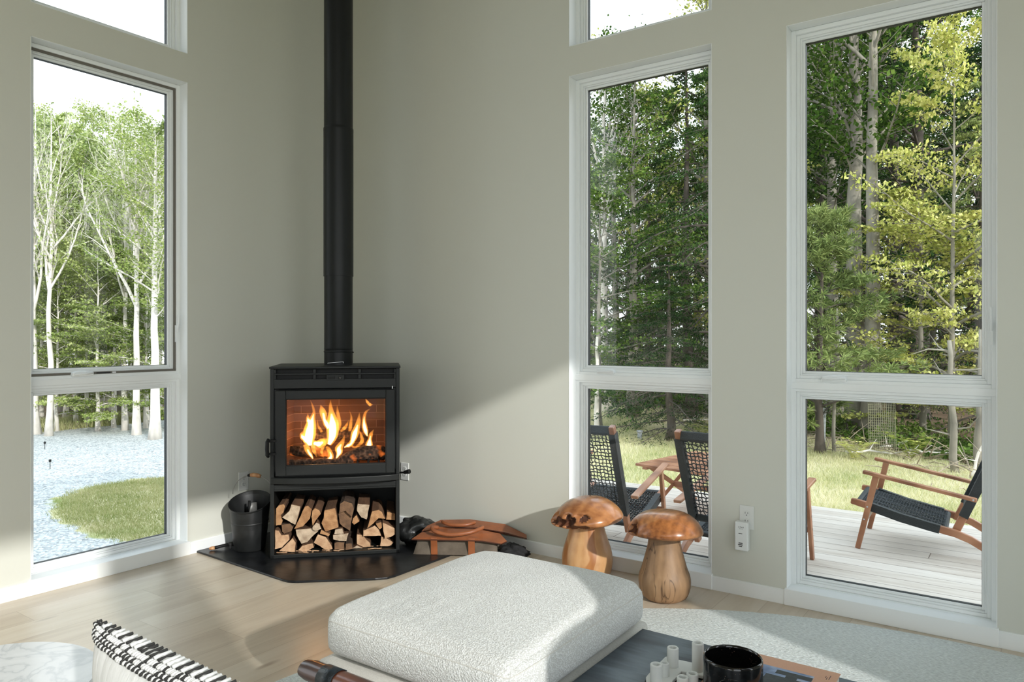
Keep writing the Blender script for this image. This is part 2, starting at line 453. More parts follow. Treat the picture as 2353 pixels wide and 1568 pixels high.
b = MB(); b.bb((0, YS, HC), (XE, 0, HC + .05)); tag(b.build('ceiling', M['ceiling']), kind='structure')
b = MB(); b.bb((-TH, YS - TH, HC + .05), (XE + TH, TH, HC + .2)); tag(b.build('roof', M['roof']), kind='structure')

# baseboards (flat, 7 cm), interrupted at the floor-length windows
def baseboard(name, fn, runs):
    b = MB()
    for a0, a1 in runs:
        p = [(a0, -.013, 0), (a1, -.013, 0), (a1, -.013, .066), (a0, -.013, .066), (a0, -.008, .07), (a1, -.008, .07), (a0, 0, 0), (a1, 0, 0), (a1, 0, .07), (a0, 0, .07)]
        b.add([fn(*q) for q in p], [(0, 1, 2, 3), (3, 2, 5, 4), (4, 5, 8, 9), (0, 3, 4, 9, 6), (1, 7, 8, 5, 2), (0, 6, 7, 1)])
    return tag(b.build(name, M['trim']), kind='structure')
baseboard('baseboard_north', mapN, [(.0, W2[0]), (W2[1], W3[0]), (W3[1], W4[0]), (W4[1], XE)])
baseboard('baseboard_west', mapW, [(YS, -4.4), (-3.2, W1[0]), (W1[1], -.0)])

# windows -----------------------------------------------------------------
def ring(b, fn, a0, a1, z0, z1, w, d0, d1, mat=None):
    """rectangular frame of width w between depths d0..d1"""
    def bar(x0, x1, y0, y1):
        vs = [fn(a, d, z) for a in (x0, x1) for d in (d0, d1) for z in (y0, y1)]
        b.add(vs, [(0, 1, 3, 2), (4, 6, 7, 5), (0, 4, 5, 1), (2, 3, 7, 6), (0, 2, 6, 4), (1, 5, 7, 3)], mat)
    bar(a0, a0 + w, z0, z1); bar(a1 - w, a1, z0, z1)
    bar(a0 + w, a1 - w, z0, z0 + w); bar(a0 + w, a1 - w, z1 - w, z1)
def slab(b, fn, a0, a1, d0, d1, z0, z1, mat=None):
    vs = [fn(a, d, z) for a in (a0, a1) for d in (d0, d1) for z in (z0, z1)]
    b.add(vs, [(0, 1, 3, 2), (4, 6, 7, 5), (0, 4, 5, 1), (2, 3, 7, 6), (0, 2, 6, 4), (1, 5, 7, 3)], mat)

def sash(b, fn, a0, a1, z0, z1):
    """stepped frame around one pane, returns the pane rectangle"""
    ring(b, fn, a0, a1, z0, z1, .022, .078, .165)
    ring(b, fn, a0 + .022, a1 - .022, z0 + .022, z1 - .022, .016, .094, .16)
    ring(b, fn, a0 + .038, a1 - .038, z0 + .038, z1 - .038, .008, .100, .15)
    ring(b, fn, a0 + .046, a1 - .046, z0 + .046, z1 - .046, .012, .112, .15)
    return (a0 + .058, a1 - .058, z0 + .058, z1 - .058)

def window(name, fn, rng_a, z0, z1, transom=None, screen=False, crank=None, stool=False, sg=1):
    a0, a1 = rng_a
    fr = MB()
    # jamb liner boards of the reveal
    ring(fr, fn, a0, a1, z0, z1, .004, -.001, .08)
    panes = []
    A0, A1, Z0, Z1 = a0 + .002, a1 - .002, z0 + .004, z1 - .004
    if stool:
        Z0 = z0 + .058
        slab(fr, fn, a0 - .006, a1 + .006, -.02, .10, z0, z0 + .078)      # deep sill block, a little proud of the wall
        slab(fr, fn, A0, A1, .078, .165, z0 + .05, Z0 + .01)
    if transom:
        slab(fr, fn, A0, A1, .070, .165, transom - .022, transom + .012)   # mullion board
        panes.append((sash(fr, fn, A0, A1, transom + .006, Z1), True))
        panes.append((sash(fr, fn, A0, A1, Z0, transom - .014), False))
    else:
        panes.append((sash(fr, fn, A0, A1, Z0, Z1), False))
    root = fr.build(name, M['trim'], bevel=.0018, seg=1)
    tag(root, kind='structure')
    for (p0, p1, q0, q1), up in panes:
        g = MB(); ring(g, fn, p0 - .001, p1 + .001, q0 - .001, q1 + .001, .0025, .122, .146); g.build('gasket', M['gasket'], root)
        g = MB(); slab(g, fn, p0, p1, .126, .132, q0, q1); g.build('pane', M['glass'], root)
        if up and screen:
            s = MB(); ring(s, fn, p0 - .036, p1 + .036, q0 - .036, q1 + .036, .013, .086, .1)
            sf = s.build('screen_frame', M['screen_frame'], root)
            s = MB(); slab(s, fn, p0 + .30, p0 + .375, .084, .09, q0 - .033, q0 - .026); s.build('latch_strip', M['gasket'], sf)
            s = MB(); slab(s, fn, p0 + .385, p0 + .405, .0845, .09, q0 - .033, q0 - .026); s.build('screen_tab', M['trim'], sf)
        if up and crank is not None:
            c = MB()
            zc = transom + .02
            a = crank
            prof = [(-.055, .008), (-.05, .022), (-.03, .027), (.03, .027), (.05, .024), (.056, .012), (.056, .0), (-.055, .0)]
            vs = [fn(a + sg * x, d, zc + z) for d in (.062, .096) for x, z in prof]
            n = len(prof)
            c.add(vs, [tuple(range(n)), tuple(range(2 * n - 1, n - 1, -1))] + [(i, (i + 1) % n, n + (i + 1) % n, n + i) for i in range(n)])
            c.build('crank_cover', M['trim'], root, bevel=.004)
            h = MB()
            h.tube([fn(a + sg * .05, .058, zc + .017), fn(a + sg * .0, .052, zc + .013), fn(a - sg * .045, .06, zc + .012)], [.006, .005, .007], 8)
            h.build('crank_handle', M['trim'], root, smooth=True)
            k = MB()                                                    # casement lock lever on the side jamb
            e = p1 if sg > 0 else p1
            slab(k, fn, e + .03, e + .042, .07, .092, transom + .20, transom + .30)
            k.tube([fn(e + .036, .072, transom + .26), fn(e + .036, .055, transom + .31), fn(e + .036, .055, transom + .36)], .005, 6)
            k.build('lock_lever', M['trim'], root)
    return root

TR = 1.058
window('window_1', mapW, W1, 0, ZH, TR, screen=True, crank=W1[0] + .28, stool=True)
window('window_2', mapN, W2, 0, ZH, TR, crank=W2[0] + .20, stool=True)
window('window_3', mapN, W3, 0, ZH, TR, crank=W3[0] + .20, stool=True)
window('window_4', mapW, W1, ZC0, ZC1)
window('window_5', mapN, W2, ZC0, ZC1)
window('window_6', mapN, W3, ZC0, ZC1)
window('window_7', mapN, W4, 0, ZH, TR, crank=W4[0] + .20, stool=True)  # unseen, placed by the window spacing and added for daylight on the rug
# ------------------------------------------------------------------ stove corner
M['steel'] = simple('matte_black_steel', (.0075, .0088, .0082), .45, bump=.04, bscale=300, spec=.35)
M['steel_dark'] = simple('black_cast_iron', (.006, .006, .006), .55, spec=.3)
M['pipe'] = simple('black_stovepipe_paint', (.008, .0095, .010), .4, spec=.3)
M['slate'] = simple('black_slate', (.010, .011, .0125), .3, bump=.12, bscale=22, var=.5, vscale=9, spec=.35)
M['chrome'] = simple('bright_steel', (.6, .6, .6), .25, metal=1)
M['stove_glass'] = glassmat('stove_door_glass', (.98, .96, .94), .45)

ST = (.775, -.75); STN = PI / 4          # stove front centre on the floor; the front looks out of the corner along (+x,-y)
# hearth pad: cut-corner slab filling the corner
HZ = .012
b = MB()

poly = [(.014, -.014), (.014, -1.155), (.86, -1.192), (.90, -1.19), (.94, -1.17), (1.25, -.90), (1.29, -.85), (1.30, -.80), (1.30, -.014)]
b.prism(poly, 0, HZ, lambda x, y, d: (x, y, d))
tag(b.build('hearth_pad', M['slate'], bevel=.003), 'black slate hearth pad with cut corner on the oak floor under the wood stove', 'hearth pad')

stove = thing('wood_stove', 'black steel wood burning stove with glass door, fire and wood store, standing in the corner', 'stove', (ST[0], ST[1], HZ), STN)
# local frame: x to the viewer's right along the front, y backwards into the corner, z up
SW, SD, SH = .735, .50, 1.105
hw = SW / 2
def SL(x, y, z): return (x, y, z)
body = MB()
t = .012
body.bb((-hw, 0, 0), (-hw + .022, SD, SH - .012)); body.bb((hw - .022, 0, 0), (hw, SD, SH - .012))      # side walls
body.bb((-hw, SD - t, 0), (hw, SD, SH - .012))                                                          # back
body.bb((-hw, 0, 0), (hw, SD, .022))                                                                     # plinth
body.bb((-hw + .02, .006, .385), (hw - .02, SD, .40))                                                    # floor under the fire chamber
body.bb((-hw + .02, .004, .395), (hw - .02, .02, .425))
body.bb((-hw + .02, .02, .965), (hw - .02, SD, .975))                                                    # top of the fire chamber
body.bb((-hw + .02, .010, .46), (-hw + .05, .04, .975)); body.bb((hw - .05, .010, .46), (hw - .02, .04, .975))
body.bb((-hw + .02, .010, .46), (hw - .02, .04, .50)); body.bb((-hw + .02, .012, .945), (hw - .02, .04, .972))
body.bb((-hw + .02, .02, .40), (hw - .02, .045, .47))
body.build('body', M['steel'], stove, bevel=.003)
b = MB(); b.bb((-hw - .005, -.008, SH - .012), (hw + .005, SD + .004, SH)); b.build('top_plate', M['steel'], stove, bevel=.002)
# upper grille: panel with two rows of three slots
g = MB()
x0, x1 = -hw + .022, hw - .022
zb, zt = .978, SH - .014
cols = [(-.335, -.128), (-.112, .128), (.144, .335)]
rows = [(1.032, 1.057), (1.066, 1.088)]
g.bb((x0, -.002, zb), (x1, .008, rows[0][0]))
g.bb((x0, -.002, rows[0][1]), (x1, .008, rows[1][0])); g.bb((x0, -.002, rows[1][1]), (x1, .008, zt))
edges = [x0] + [e for c in cols for e in c] + [x1]
for i in range(0, len(edges), 2):
    for r0, r1 in rows: g.bb((edges[i], -.002, r0), (edges[i + 1], .008, r1))
g.build('vent_grille', M['steel'], stove, bevel=.0012, seg=1)
b = MB(); b.bb((x0, .03, zb), (x1, .034, zt)); b.build('vent_backing', M['steel_dark'], stove)
b = MB(); b.bb((-.052, -.006, 1.022), (.048, .004, 1.055)); pl = b.build('control_plate', M['steel'], stove, bevel=.001)
b = MB(); b.bb((-.044, -.0075, 1.03), (-.004, -.005, 1.046)); b.bb((.012, -.0075, 1.03), (.036, -.005, 1.046)); b.build('switch', M['steel_dark'], pl)
b = MB(); b.tube([(.022, -.012, 1.042), (.026, -.012, 1.034), (.030, -.012, 1.042)], .0012, 5); b.build('indicator', M['chrome'], pl)
# door: frame with a recessed pane
door = MB()
dx0, dx1, dz0, dz1 = -.335, .338, .478, .968
gx0, gx1, gz0, gz1 = -.278, .288, .535, .918
for a, c in (((dx0, dz0), (gx0, dz1)), ((gx1, dz0), (dx1, dz1)), ((gx0, dz0), (gx1, gz0)), ((gx0, gz1), (gx1, dz1))):
    door.bb((a[0], -.022, a[1]), (c[0], .006, c[1]))
dr = door.build('door', M['steel'], stove, bevel=.003)
b = MB(); ring(b, lambda a, d, z: (a, d, z), gx0 - .002, gx1 + .002, gz0 - .002, gz1 + .002, .006, -.016, -.004); b.build('door_gasket', M['steel_dark'], dr)
b = MB(); b.bb((gx0, -.008, gz0), (gx1, -.003, gz1)); b.build('door_pane', M['stove_glass'], dr)
b = MB()
b.tube([(-hw - .004, -.035, .592), (-hw - .009, -.046, .605), (-hw - .010, -.048, .64), (-hw - .009, -.046, .68), (-hw - .004, -.035, .695)], [.008, .011, .0115, .011, .008], 10)
b.bb((-hw - .002, -.03, .60), (-.33, -.016, .615)); b.bb((-hw - .002, -.03, .675), (-.33, -.016, .69))
b.build('door_handle', M['steel_dark'], dr, smooth=False, bevel=.002)
b = MB(); b.tube([(.325, -.012, .972), (.325, -.012, .988)], .003, 6); b.build('hinge_pin', M['chrome'], dr)
# bowed ash lip
b = MB(); n = 16
fr = [(-hw + .004 + (SW - .008) * i / n, -.012 - .05 * (1 - (2 * i / n - 1) ** 2) ** .8) for i in range(n + 1)]
b.prism([(fr[0][0], .02)] + fr + [(fr[-1][0], .02)], .432, .468, lambda x, y, d: (x, y, d)); b.build('ash_lip', M['steel'], stove, bevel=.004)
b = MB(); b.tube([(hw, .10, .455), (hw + .035, .07, .462)], .006, 8); b.tube([(hw + .03, .075, .461), (hw + .06, .05, .470)], [.010, .014], 8)
b.build('air_control_knob', M['steel_dark'], stove)
# firebrick lining
m, nt, out = newmat('firebrick'); p = N(nt, 'ShaderNodeBsdfPrincipled'); p.inputs['Roughness'].default_value = .9
tc = N(nt, 'ShaderNodeTexCoord'); mp = N(nt, 'ShaderNodeMapping'); mp.inputs['Rotation'].default_value = (PI / 2, 0, 0); L(nt, tc.outputs['Object'], mp.inputs[0])
br = N(nt, 'ShaderNodeTexBrick'); br.inputs['Scale'].default_value = 1; br.inputs['Brick Width'].default_value = .46; br.inputs['Row Height'].default_value = .047
br.inputs['Mortar Size'].default_value = .0012; br.inputs['Color1'].default_value = (.16, .072, .038, 1); br.inputs['Color2'].default_value = (.115, .048, .027, 1); br.inputs['Mortar'].default_value = (.36, .2, .12, 1)
L(nt, mp.outputs[0], br.inputs['Vector']); L(nt, br.outputs['Color'], p.inputs['Base Color']); L(nt, p.outputs[0], out.inputs[0])
M['brick'] = m
b = MB()
b.bb((-.275, .335, .425), (.285, .355, .965))
b.add([(-.325, .05, .42), (-.27, .34, .42), (-.27, .34, .965), (-.325, .05, .965)], [(0, 1, 2, 3)])
b.add([(.328, .05, .42), (.275, .34, .42), (.275, .34, .965), (.328, .05, .965)], [(3, 2, 1, 0)])
b.bb((-.325, .045, .425), (.325, .345, .44))
b.build('firebrick_lining', M['brick'], stove)
gr = MB()
for i in range(9):
    x = -.25 + i * .062
    gr.tube([(x, .07, .475), (x, .07, .535), (x, .09, .55)], .006, 6); gr.tube([(x, .09, .50), (x, .30, .50)], .006, 6)
gr.tube([(-.27, .07, .49), (.27, .07, .49)], .005, 6)
gr.build('fire_grate', M['steel_dark'], stove)

# stovepipe
PX, PY = .584, -.559
b = MB(); b.lathe([(.0865, SH + HZ), (.0865, 1.60), (.0865, 1.66)], 40, (PX, PY, 0)); lower = b
pipe = thing('stovepipe', 'tall straight black stovepipe rising from the stove top to the ceiling', 'stovepipe', (PX, PY, SH + HZ))
def pp(prof, nm):
    b = MB(); b.lathe(prof, 48, (0, 0, 0)); o = b.build(nm, M['pipe'], pipe, smooth=True)
    md = o.modifiers.new('es', 'EDGE_SPLIT'); md.split_angle = math.radians(35); return o
Z0 = SH + HZ
pp([(.0865, .0), (.0865, .075), (.089, .078), (.089, .082), (.0865, .085), (.0865, .095), (.088, .098), (.0865, .101), (.0865, .56)], 'lower_section')
pp([(.0895, .545), (.0905, .545), (.0905, 1.43), (.091, 1.44), (.091, 1.455), (.089, 1.46), (.087, 1.46)], 'sliding_section')
pp([(.0875, 1.455), (.0875, HC - Z0 - .002)], 'upper_section')
b = MB(); b.tube([(.086, 0, .075), (.094, 0, .075)], .004, 8); b.build('screw', M['steel_dark'], pipe).rotation_euler = (0, 0, math.radians(35))
b = MB(); b.tube([(-.05, -.088, .012), (.045, -.088, .02)], .0014, 6); b.tube([(.045, -.088, .02), (.045, -.088, .012)], .0014, 6); r_ = b.build('damper_rod', M['chrome'], pipe); r_.rotation_euler = (0, 0, math.radians(38))

# the fire ------------------------------------------------------------------
def ST2W(x, y, z):
    c, s = math.cos(STN), math.sin(STN)
    return (ST[0] + x * c - y * s, ST[1] + x * s + y * c, z + HZ)
m, nt, out = newmat('charred_log'); p = N(nt, 'ShaderNodeBsdfPrincipled'); p.inputs['Roughness'].default_value = .95
tc = N(nt, 'ShaderNodeTexCoord'); vo = N(nt, 'ShaderNodeTexVoronoi'); vo.inputs['Scale'].default_value = 55; L(nt, tc.outputs['Object'], vo.inputs['Vector'])
nn = N(nt, 'ShaderNodeTexNoise'); nn.inputs['Scale'].default_value = 9; nn.inputs['Detail'].default_value = 3; L(nt, tc.outputs['Object'], nn.inputs['Vector'])
r1 = ramp(nt, vo.outputs['Distance'], [(.2, (.012, .008, .006)), (.6, (.06, .03, .018)), (.9, (.14, .08, .05))]); L(nt, r1.outputs[0], p.inputs['Base Color'])
r2 = ramp(nt, nn.outputs['Fac'], [(.57, (0, 0, 0)), (.72, (1.0, .22, .03))]); L(nt, r2.outputs[0], p.inputs['Emission Color']); p.inputs['Emission Strength'].default_value = 1.1
bb = N(nt, 'ShaderNodeBump'); bb.inputs['Strength'].default_value = .8; bb.inputs['Distance'].default_value = .01; L(nt, vo.outputs['Distance'], bb.inputs['Height']); L(nt, bb.outputs[0], p.inputs['Normal'])
L(nt, p.outputs[0], out.inputs[0]); M['char'] = m
def rough_log(pts, rad, seed, n=12):
    b = MB(); P = bez(pts, 10); R = [np.interp(i / 10, np.linspace(0, 1, len(rad)), rad) for i in range(11)]
    b.tube(P, R, n)
    r = np.random.RandomState(seed)
    for i, v in enumerate(b.v):
        k = mnoise.noise(Vector(v) * 28 + Vector((seed * 3.1, 0, 0))) * .008
        b.v[i] = tuple(v[j] + k * (1 if j != 1 else .6) + r.uniform(-.0012, .0012) for j in range(3))
    return b
for nm, pts, rad, lab in (
    ('burning_log', [(.02, .10, .545), (.13, .11, .575), (.25, .12, .575), (.285, .13, .56)], [.022, .042, .046, .035], 'large charred log burning at the front right of the fire'),
    ('burning_log', [(-.275, .14, .60), (-.2, .15, .595), (-.11, .17, .585), (-.05, .2, .57)], [.03, .034, .03, .02], 'glowing charred log burning at the left of the fire'),
    ('burning_log', [(-.14, .25, .665), (0, .25, .672), (.12, .25, .668), (.19, .26, .65)], [.022, .03, .026, .018], 'dark log lying across the back of the fire behind the flames'),
    ('burning_log', [(-.27, .09, .535), (-.15, .085, .54), (0, .085, .535), (.1, .09, .53)], [.017, .02, .02, .016], 'thin glowing log lying low along the front of the fire grate')):
    b = rough_log(pts, rad, len(lab)); o = b.build(nm, M['char'], smooth=True)
    o.location = (ST[0], ST[1], HZ); o.rotation_euler = (0, 0, STN)
    tag(o, lab, 'log', 'logs burning in the stove')

fire = thing('fire', 'orange and white flames burning behind the glass door of the stove', 'fire', (ST[0], ST[1], HZ), STN)
M['flame'] = volemit('flame_glow', (1.0, .36, .05), 62.0)
M['flame_core'] = volemit('flame_heart', (1.0, .70, .36), 260.0)
def FX(cx, cy):
    px, py = 630 + cx / 7.468, 890 + cy / 7.468
    return ((px - 771.5) / 297 * .735, 1.3 - HZ - (py - 770) * .00262)
FL = [  # spine (crop pixels), widths, depth in the firebox
    ([(580, 1010), (545, 900), (560, 780), (590, 640), (620, 520), (640, 430), (615, 330), (570, 215)], [60, 170, 175, 140, 70, 40, 30, 4], .17),
    ([(900, 1000), (950, 880), (965, 760), (965, 640), (955, 540), (940, 430), (925, 330), (930, 225)], [70, 140, 165, 165, 130, 70, 45, 5], .19),
    ([(890, 730), (850, 660), (815, 580), (800, 490), (770, 410), (740, 315)], [60, 90, 60, 95, 80, 5], .22),
    ([(1290, 1010), (1340, 900), (1370, 800), (1410, 690), (1435, 590), (1450, 440)], [30, 90, 105, 80, 60, 5], .16),
    ([(1620, 1080), (1625, 1000), (1640, 900), (1660, 820), (1710, 740)], [130, 100, 55, 55, 6], .14),
    ([(1590, 880), (1560, 800), (1535, 690), (1530, 570), (1560, 460), (1650, 395)], [20, 75, 75, 50, 36, 4], .21),
    ([(1690, 330), (1640, 330), (1590, 280), (1545, 215)], [6, 45, 45, 5], .22),
    ([(520, 920), (455, 850), (435, 800), (438, 745)], [80, 75, 55, 6], .15),
    ([(1040, 1220), (1090, 1120), (1090, 1040), (1150, 940), (1190, 820)], [20, 90, 105, 60, 6], .13),
    ([(1110, 780), (1170, 730), (1215, 670), (1250, 590)], [30, 50, 38, 5], .2),
    ([(1255, 860), (1275, 740), (1290, 630), (1295, 540), (1255, 415)], [30, 50, 45, 28, 4], .23),
    ([(650, 1240), (600, 1140), (545, 1040), (500, 960)], [14, 50, 80, 60], .11),
    ([(870, 1310), (900, 1240), (960, 1160), (920, 1060), (870, 1000)], [14, 60, 75, 60, 30], .10),
    ([(1380, 1050), (1470, 990), (1500, 920), (1470, 830), (1425, 740)], [20, 50, 55, 36, 5], .18),
    ([(1060, 800), (1075, 680), (1068, 560), (1045, 450), (1035, 330)], [30, 60, 55, 40, 4], .24),
    ([(640, 960), (720, 975), (800, 940), (880, 920)], [60, 110, 120, 60], .16),
    ([(700, 1180), (660, 1090), (640, 1000), (660, 900)], [10, 50, 60, 60], .12),
    ([(1180, 1040), (1250, 1010), (1310, 960), (1340, 900)], [20, 60, 70, 60], .15),
    ([(820, 1200), (785, 1110), (800, 1040), (850, 970)], [8, 36, 44, 30], .13),
    ([(560, 640), (530, 560), (515, 460)], [80, 60, 5], .2),
    ([(760, 800), (700, 690), (670, 560)], [40, 30, 4], .24),
    ([(1560, 1060), (1440, 1060), (1330, 1040), (1260, 990)], [30, 40, 30, 16], .18),
]
def flame_mesh(sp, wd, dep, k, flat):
    pts = []
    P = bez([FX(*q) for q in sp], 18)
    W = [np.interp(i / 18, np.linspace(0, 1, len(wd)), wd) / 7.468 / 297 * .735 / 2 * k for i in range(19)]
    return [(p[0], dep + .012 * math.sin(i * .5), p[1]) for i, p in enumerate(P)], [max(w, .0008) for w in W]
for sp, wd, dep in FL:
    P, W = flame_mesh(sp, wd, dep, 1.42, .7)
    b = MB(); b.tube(P, W, 14, flat=((0, 1, 0), .62)); fo = b.build('flame', M['flame'], fire, smooth=True)
    if max(wd) > 65:
        n = int(len(P) * .72); W2_ = [w * .62 * (1 - (i / n) ** 3 * .8) for i, w in enumerate(W[:n])]
        b = MB(); b.tube(P[:n], W2_, 12, flat=((0, 1, 0), .6)); b.build('flame_core', M['flame_core'], fo, smooth=True)
for i_, (lx, lz, e) in enumerate(((-.12, .62, .9), (.12, .60, .8))):
    ld = bpy.data.lights.new('fire_light', 'POINT'); ld.energy = e; ld.color = (1, .38, .10); ld.shadow_soft_size = .06
    lo = bpy.data.objects.new('fire_light', ld); COL.objects.link(lo); lo.location = ST2W(lx, .13, lz)

# firewood in the store under the stove -------------------------------------
M['log_side'] = simple('split_wood_side', s2l(112, 80, 56), .9, bump=.5, bscale=40, var=.4, vscale=14, stretch=(1, .2, 1))
M['log_bark'] = simple('log_bark', s2l(78, 60, 46), .95, bump=.8, bscale=60, var=.5, vscale=22)
def endmat(name, c1, c2):
    m, nt, out = newmat(name); p = N(nt, 'ShaderNodeBsdfPrincipled'); p.inputs['Roughness'].default_value = .85
    tc = N(nt, 'ShaderNodeTexCoord'); w = N(nt, 'ShaderNodeTexWave'); w.wave_type = 'RINGS'; w.rings_direction = 'Y'
    w.inputs['Scale'].default_value = 55; w.inputs['Distortion'].default_value = 3.5; w.inputs['Detail'].default_value = 3
    mp = N(nt, 'ShaderNodeMapping'); mp.inputs['Location'].default_value = (.06, 0, .05); L(nt, tc.outputs['Object'], mp.inputs[0]); L(nt, mp.outputs[0], w.inputs['Vector'])
    n = N(nt, 'ShaderNodeTexNoise'); n.inputs['Scale'].default_value = 28; n.inputs['Detail'].default_value = 4; L(nt, tc.outputs['Object'], n.inputs['Vector'])
    a = N(nt, 'ShaderNodeMath', operation='MULTIPLY_ADD'); a.inputs[1].default_value = .22; L(nt, w.outputs['Fac'], a.inputs[0]); L(nt, n.outputs['Fac'], a.inputs[2])
    r = ramp(nt, a.outputs[0], [(.35, c1), (.8, c2)]); L(nt, r.outputs[0], p.inputs['Base Color'])
    bb = N(nt, 'ShaderNodeBump'); bb.inputs['Strength'].default_value = .3; bb.inputs['Distance'].default_value = .004; L(nt, a.outputs[0], bb.inputs['Height']); L(nt, bb.outputs[0], p.inputs['Normal'])
    L(nt, p.outputs[0], out.inputs[0]); return m
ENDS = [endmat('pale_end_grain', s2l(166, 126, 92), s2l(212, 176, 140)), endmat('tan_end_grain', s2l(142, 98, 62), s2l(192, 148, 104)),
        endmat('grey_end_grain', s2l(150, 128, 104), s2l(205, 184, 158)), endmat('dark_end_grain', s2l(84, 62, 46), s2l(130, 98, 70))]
LOGS = [
 ([(95, 480), (105, 350), (150, 295), (230, 275), (262, 310), (235, 420), (185, 475), (215, 580), (190, 650), (92, 662)], 1, 'thin upright split log at the far left end of the top row'),
 ([(370, 280), (530, 322), (500, 480), (440, 640), (205, 505), (335, 395)], 2, 'pale squarish split log, second from the left in the top row'),
 ([(600, 332), (650, 322), (720, 390), (690, 560), (560, 700), (402, 742), (480, 590)], 1, 'long leaning split log with streaked grain, third from the left in the top row'),
 ([(730, 400), (780, 360), (860, 400), (880, 470), (790, 590), (735, 690), (715, 520)], 1, 'narrow brown log with rough bark, fourth from the left in the top row'),
 ([(940, 400), (1130, 370), (1165, 520), (1190, 720), (960, 790), (885, 630), (930, 540)], 1, 'wide golden split log with rough brown top in the middle of the top row'),
 ([(1210, 300), (1290, 250), (1430, 300), (1470, 400), (1425, 545), (1310, 435), (1195, 470)], 3, 'dark barked log standing highest of all in the wood store'),
 ([(1178, 485), (1300, 445), (1430, 560), (1415, 640), (1390, 810), (1260, 722), (1200, 660)], 3, 'mossy brown log end just below the highest dark log'),
 ([(1440, 580), (1510, 522), (1560, 640), (1460, 700), (1425, 660)], 1, 'small orange wedge of wood right of the mossy log end'),
 ([(1520, 322), (1740, 352), (1690, 620), (1590, 580), (1505, 450)], 2, 'wedge of split wood with dark top half and pale pointed lower half'),
 ([(1780, 460), (1900, 440), (1960, 480), (2022, 600), (1900, 592), (1800, 680), (1692, 760), (1740, 600)], 1, 'arched orange brown split log near the right end of the top row'),
 ([(2050, 500), (2200, 540), (2192, 662), (2032, 642)], 1, 'small square log end at the far right of the top row'),
 ([(192, 640), (340, 627), (398, 690), (370, 760), (240, 808), (202, 760)], 3, 'small dark knotty log under the pale squarish log at the left'),
 ([(92, 715), (150, 722), (202, 812), (330, 802), (345, 888), (210, 1020), (92, 1045)], 0, 'large pale quarter log against the left side of the wood store'),
 ([(385, 880), (440, 960), (430, 1130), (380, 1185), (152, 1095), (325, 940)], 0, 'smooth wedge with a rounded side at the left of the bottom row'),
 ([(430, 745), (720, 727), (840, 780), (700, 900), (640, 978), (530, 1000), (450, 840)], 2, 'broad pale triangular log end in the middle row, left of centre'),
 ([(800, 622), (858, 652), (888, 740), (780, 768), (732, 742), (728, 700)], 2, 'little grey wedge under the narrow brown log'),
 ([(880, 752), (1038, 840), (1020, 878), (862, 820)], 1, 'thin sliver of split wood under the wide golden log'),
 ([(550, 1020), (738, 982), (760, 1060), (640, 1120), (560, 1175), (478, 1100)], 0, 'jagged pale chunk, second from the left in the bottom row'),
 ([(820, 842), (960, 900), (1060, 1050), (1080, 1140), (940, 1160), (742, 990)], 0, 'leaning pale split log, third from the left in the bottom row'),
 ([(1130, 762), (1258, 742), (1288, 838), (1112, 843)], 2, 'small block resting on a wider pale block at the centre'),
 ([(1087, 852), (1368, 832), (1330, 968), (1200, 963), (1092, 928)], 2, 'wide shallow pale block at the centre of the middle row'),
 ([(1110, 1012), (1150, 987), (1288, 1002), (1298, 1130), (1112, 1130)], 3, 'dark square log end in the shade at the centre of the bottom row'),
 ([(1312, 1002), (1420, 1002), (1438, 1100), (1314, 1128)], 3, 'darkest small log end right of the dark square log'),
 ([(1502, 872), (1600, 892), (1750, 1050), (1758, 1118), (1632, 1128), (1507, 1058)], 0, 'big triangular split log right of centre in the bottom row'),
 ([(1412, 1132), (1508, 1070), (1618, 1122), (1600, 1168)], 2, 'flat pale splinter lying in front under the big triangular log'),
 ([(1622, 802), (1830, 722), (1900, 782), (1952, 908), (1617, 903)], 0, 'low wide triangular log with a flat base in the middle row at the right'),
 ([(1842, 682), (1950, 655), (1955, 760), (1918, 788)], 1, 'small tan wedge under the arched log at the right'),
 ([(1965, 655), (2040, 692), (2200, 780), (2198, 888), (2120, 928), (2012, 958), (1978, 800)], 0, 'large pale split log at the right end of the middle row'),
 ([(1942, 932), (2040, 962), (2170, 1050), (2100, 1108), (1922, 1108)], 0, 'pale pointed wedge at the right end of the bottom row'),
]
lr = np.random.RandomState(3)
b = MB(); cr = np.random.RandomState(8)
for i in range(46):
    x_, y_, a_ = cr.uniform(-.33, .33), cr.uniform(.012, .09), cr.uniform(-.8, .8); l_ = cr.uniform(.01, .05)
    b.box((x_, y_, .0245), (l_, cr.uniform(.003, .009), .003), Matrix.Rotation(a_, 3, 'Z'))
o = b.build('wood_chips', ENDS[0]); o.location = (ST[0], ST[1], HZ); o.rotation_euler = (0, 0, STN)
tag(o, 'pale splinters and bark chips on the floor of the wood store', 'wood chips', kind='stuff')
